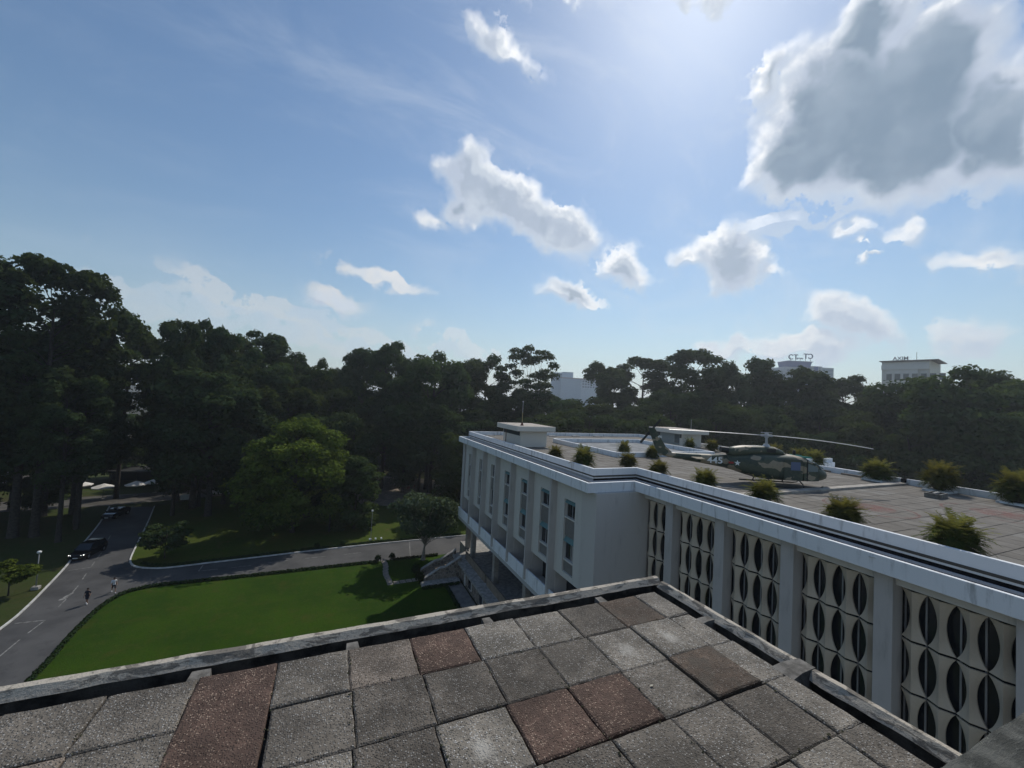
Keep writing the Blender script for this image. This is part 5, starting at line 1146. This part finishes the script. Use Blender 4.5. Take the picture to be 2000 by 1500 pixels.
# tower block with big roof letters, the last pair seen mirrored
t = thing('tower_block', 'distant grey blue block carrying large letters CT on its roof', 'building', (422.2,247.9,0), math.atan2(-9.7,21.1))
blu = flat('tower_blue', (.10,.14,.30), .6); gry = flat('tower_grey', (.42,.45,.48), .7); twin = flat('tower_window', (.22,.26,.31), .4)
MB().box(-14,11,1,26,0,71.2).build('wall', gry, t); MB().box(11,24,2.5,26,0,73.2).build('wing', gry, t); MB().box(24,36.5,4,26,0,72.4).build('wing', mottled('tower_side', (.36,.40,.42), (.44,.47,.48), .1), t)
MB().loft([[(-10.5,0,71.2),(10,0,71.2),(10,16,71.2),(-10.5,16,71.2)],[(-11.8,-.5,76.6),(11.5,-.5,76.6),(11.5,16,76.6),(-11.8,16,76.6)]]).build('penthouse', blu, t)
MB().box(-12,12.4,-.9,16,76.6,77.2).build('roof_edge', flat('tower_edge', (.2,.24,.36), .6), t)
for x in (17.5,): MB().box(x-1.6,x+2.4,2.35,2.5,40,72.6).build('window_strip', blu, t)
for j in range(4):
    for x in (12.6,14.9,21.4): MB().box(x-.8,x+.8,2.4,2.5,70-j*4.2,72.2-j*4.2).build('window', twin, t)
    MB().box(25,35.5,3.9,4,69.0-j*4.2,71.2-j*4.2).build('window', flat('tower_strip', (.28,.34,.37), .3), t)
    for i in range(5): MB().box(-12+4.4*i,-9+4.4*i,.9,1,66.5-j*4.2,68.6-j*4.2).build('window', twin, t)
sgn = flat('sign_blue_grey', (.12,.15,.22), .6)
for txt, x, mir, zz in (('C',-9.6,0,78.5),('T',-4.6,0,78.7),('T',5.2,0,80.0),('C',10.0,1,80.1)):
    l_ = text_mesh(txt, 7.0, .3); l_.materials.clear(); l_.materials.append(sgn); o = link('roof_letter', l_, t, (x,-.5,zz)); o.rotation_euler = (R(90),0,0); o.scale = (-1 if mir else 1, 1, 1)
l_ = text_mesh('group', 2.6, .2); l_.materials.clear(); l_.materials.append(sgn); o = link('roof_letter', l_, t, (.2,.5,79.4)); o.rotation_euler = (R(90),0,0); o.scale = (1,1,1)
for x in (-9.6,-4.6,0,5.2,10): MB().box(x-.15,x+.15,-.2,.1,77.2,80.4).build('sign_post', sgn, t)
# pale blue block in the gap
t = thing('distant_block', 'distant pale blue stepped block in the skyline gap right of the umbrella shaped tree', 'building', (260.2,430.4,0), math.atan2(-9.9,22.1))
pb = flat('pale_blue_wall', (.50,.56,.62), .7); pb2 = flat('pale_blue_shade', (.42,.49,.56), .7); pk = flat('pinkish_roof', (.40,.33,.33), .8)  # wall colours paled to carry distance haze
MB().box(-13,-1,0,20,0,60.6).build('wall', pb2, t); MB().box(-1,12.5,-1.5,20,0,61.6).build('wall', pb, t); MB().box(-3,22,-6,14,0,54.0).build('wing', pb2, t); MB().box(22,44,-4,14,0,53.4).build('wing', pb, t)
MB().box(-3.5,44.5,-6.6,-3.5,53.4,54.4).build('roof_edge', pk, t)
for j in range(3):
    for i in range(4): MB().box(-11.5+2.8*i,-9.6+2.8*i,-.1,0,57-j*3.4,59-j*3.4).build('window', twin, t)
    for i in range(6): MB().box(24+3.2*i,26+3.2*i,-4.1,-4,50.0-j*3.4,51.8-j*3.4).build('window', twin, t)
# red fronted kiosk behind the plaza
t = thing('kiosk', 'low kiosk with a red fascia board half hidden by trunks behind the plaza', 'building', (14.9,134.6,0), -.42)
MB().box(-5,5,0,5,0,6.6).build('wall', flat('kiosk_wall', (.10,.095,.09), .8), t); MB().box(-5.1,5.1,-.25,0,4.4,7.4).build('fascia', M_red, t); MB().box(-5.2,5.2,-.5,-.25,4.1,4.4).build('ledge', M_concrete, t)
for x in (-3.2,0,3.2): MB().box(x-1.3,x+1.3,-.08,0,.9,3.6).build('window', M_glass2, t)
MB().box(-6,6,-1.6,-.6,0,.8).build('counter', M_concrete, t)
# pale low buildings on the far left
wl = flat('bright_wall', (.72,.68,.58), .8); rf = flat('pale_roof', (.62,.60,.56), .7)
t = thing('low_building', 'cream low building glimpsed through the trunks on the far left', 'building', (-92,188,0), math.atan2(-4.4,9.9))
MB().box(-14,14,0,14,0,13).build('wall', wl, t); MB().box(-15,15,-1,15,13,13.5).build('roof', rf, t)
for i in range(8):
    for z in (2,6.2): f = MB().box(-12.6+3.4*i,-10.6+3.4*i,-.12,-.02,z,z+2).build('window', flat('win_frame', (.30,.29,.28), .6), t); MB().box(-12.4+3.4*i,-10.8+3.4*i,-.16,-.12,z+.2,z+1.8).build('pane', M_glass2, f)
t = thing('low_building', 'grey walled building with a teal doorway at the far left behind the trunks', 'building', (-66,122,0), math.atan2(-4.4,9.9))
MB().box(-12,9,0,9,0,4.6).build('wall', flat('grey_wall', (.22,.21,.2), .8), t); MB().box(-12.4,9.4,-.8,9.4,4.6,5.0).build('roof', rf, t); MB().box(-3.5,-1.3,-.06,0,.2,3).build('door', flat('teal_door', (.03,.11,.13), .6), t)
for x in (-10,-7,2,5): MB().box(x,x+1.8,-.08,0,1.2,2.9).build('window', M_glass2, t)
t = thing('cafe_shelter', 'dark open cafe shelter behind the white parasols', 'shelter', (-35,116,0), -.25)
MB().box(-14,12,0,7,3.0,3.4).build('roof', flat('dark_roof', (.02,.02,.02), .9), t); MB().box(-14,12,6.8,7,0,3.0).build('back_wall', flat('dark_wall', (.015,.015,.015), .9), t)
for x in range(-14,13,5): MB().box(x-.1,x+.1,0,.2,0,3).build('post', M_dkmetal, t)

# ------------------------------------------------------------------ haze
hzb = MB().box(-700,900,-300,900,-1.5,92).mesh('haze', None) if False else None
me = bpy.data.meshes.new('haze'); k = MB().box(-720,920,-320,920,-1.5,96); me.from_pydata(k.v, [], k.f)
hm = bpy.data.materials.new('haze_air'); hm.use_nodes = True; nt = hm.node_tree; nt.nodes.clear()
pv_ = nt.nodes.new('ShaderNodeVolumePrincipled'); pv_.inputs['Color'].default_value = (.86,.92,1,1); pv_.inputs['Density'].default_value = HAZE = .00038; pv_.inputs['Anisotropy'].default_value = .55
ou = nt.nodes.new('ShaderNodeOutputMaterial'); nt.links.new(pv_.outputs[0], ou.inputs['Volume']); me.materials.append(hm)
ho = link('haze', me); stuff(ho)
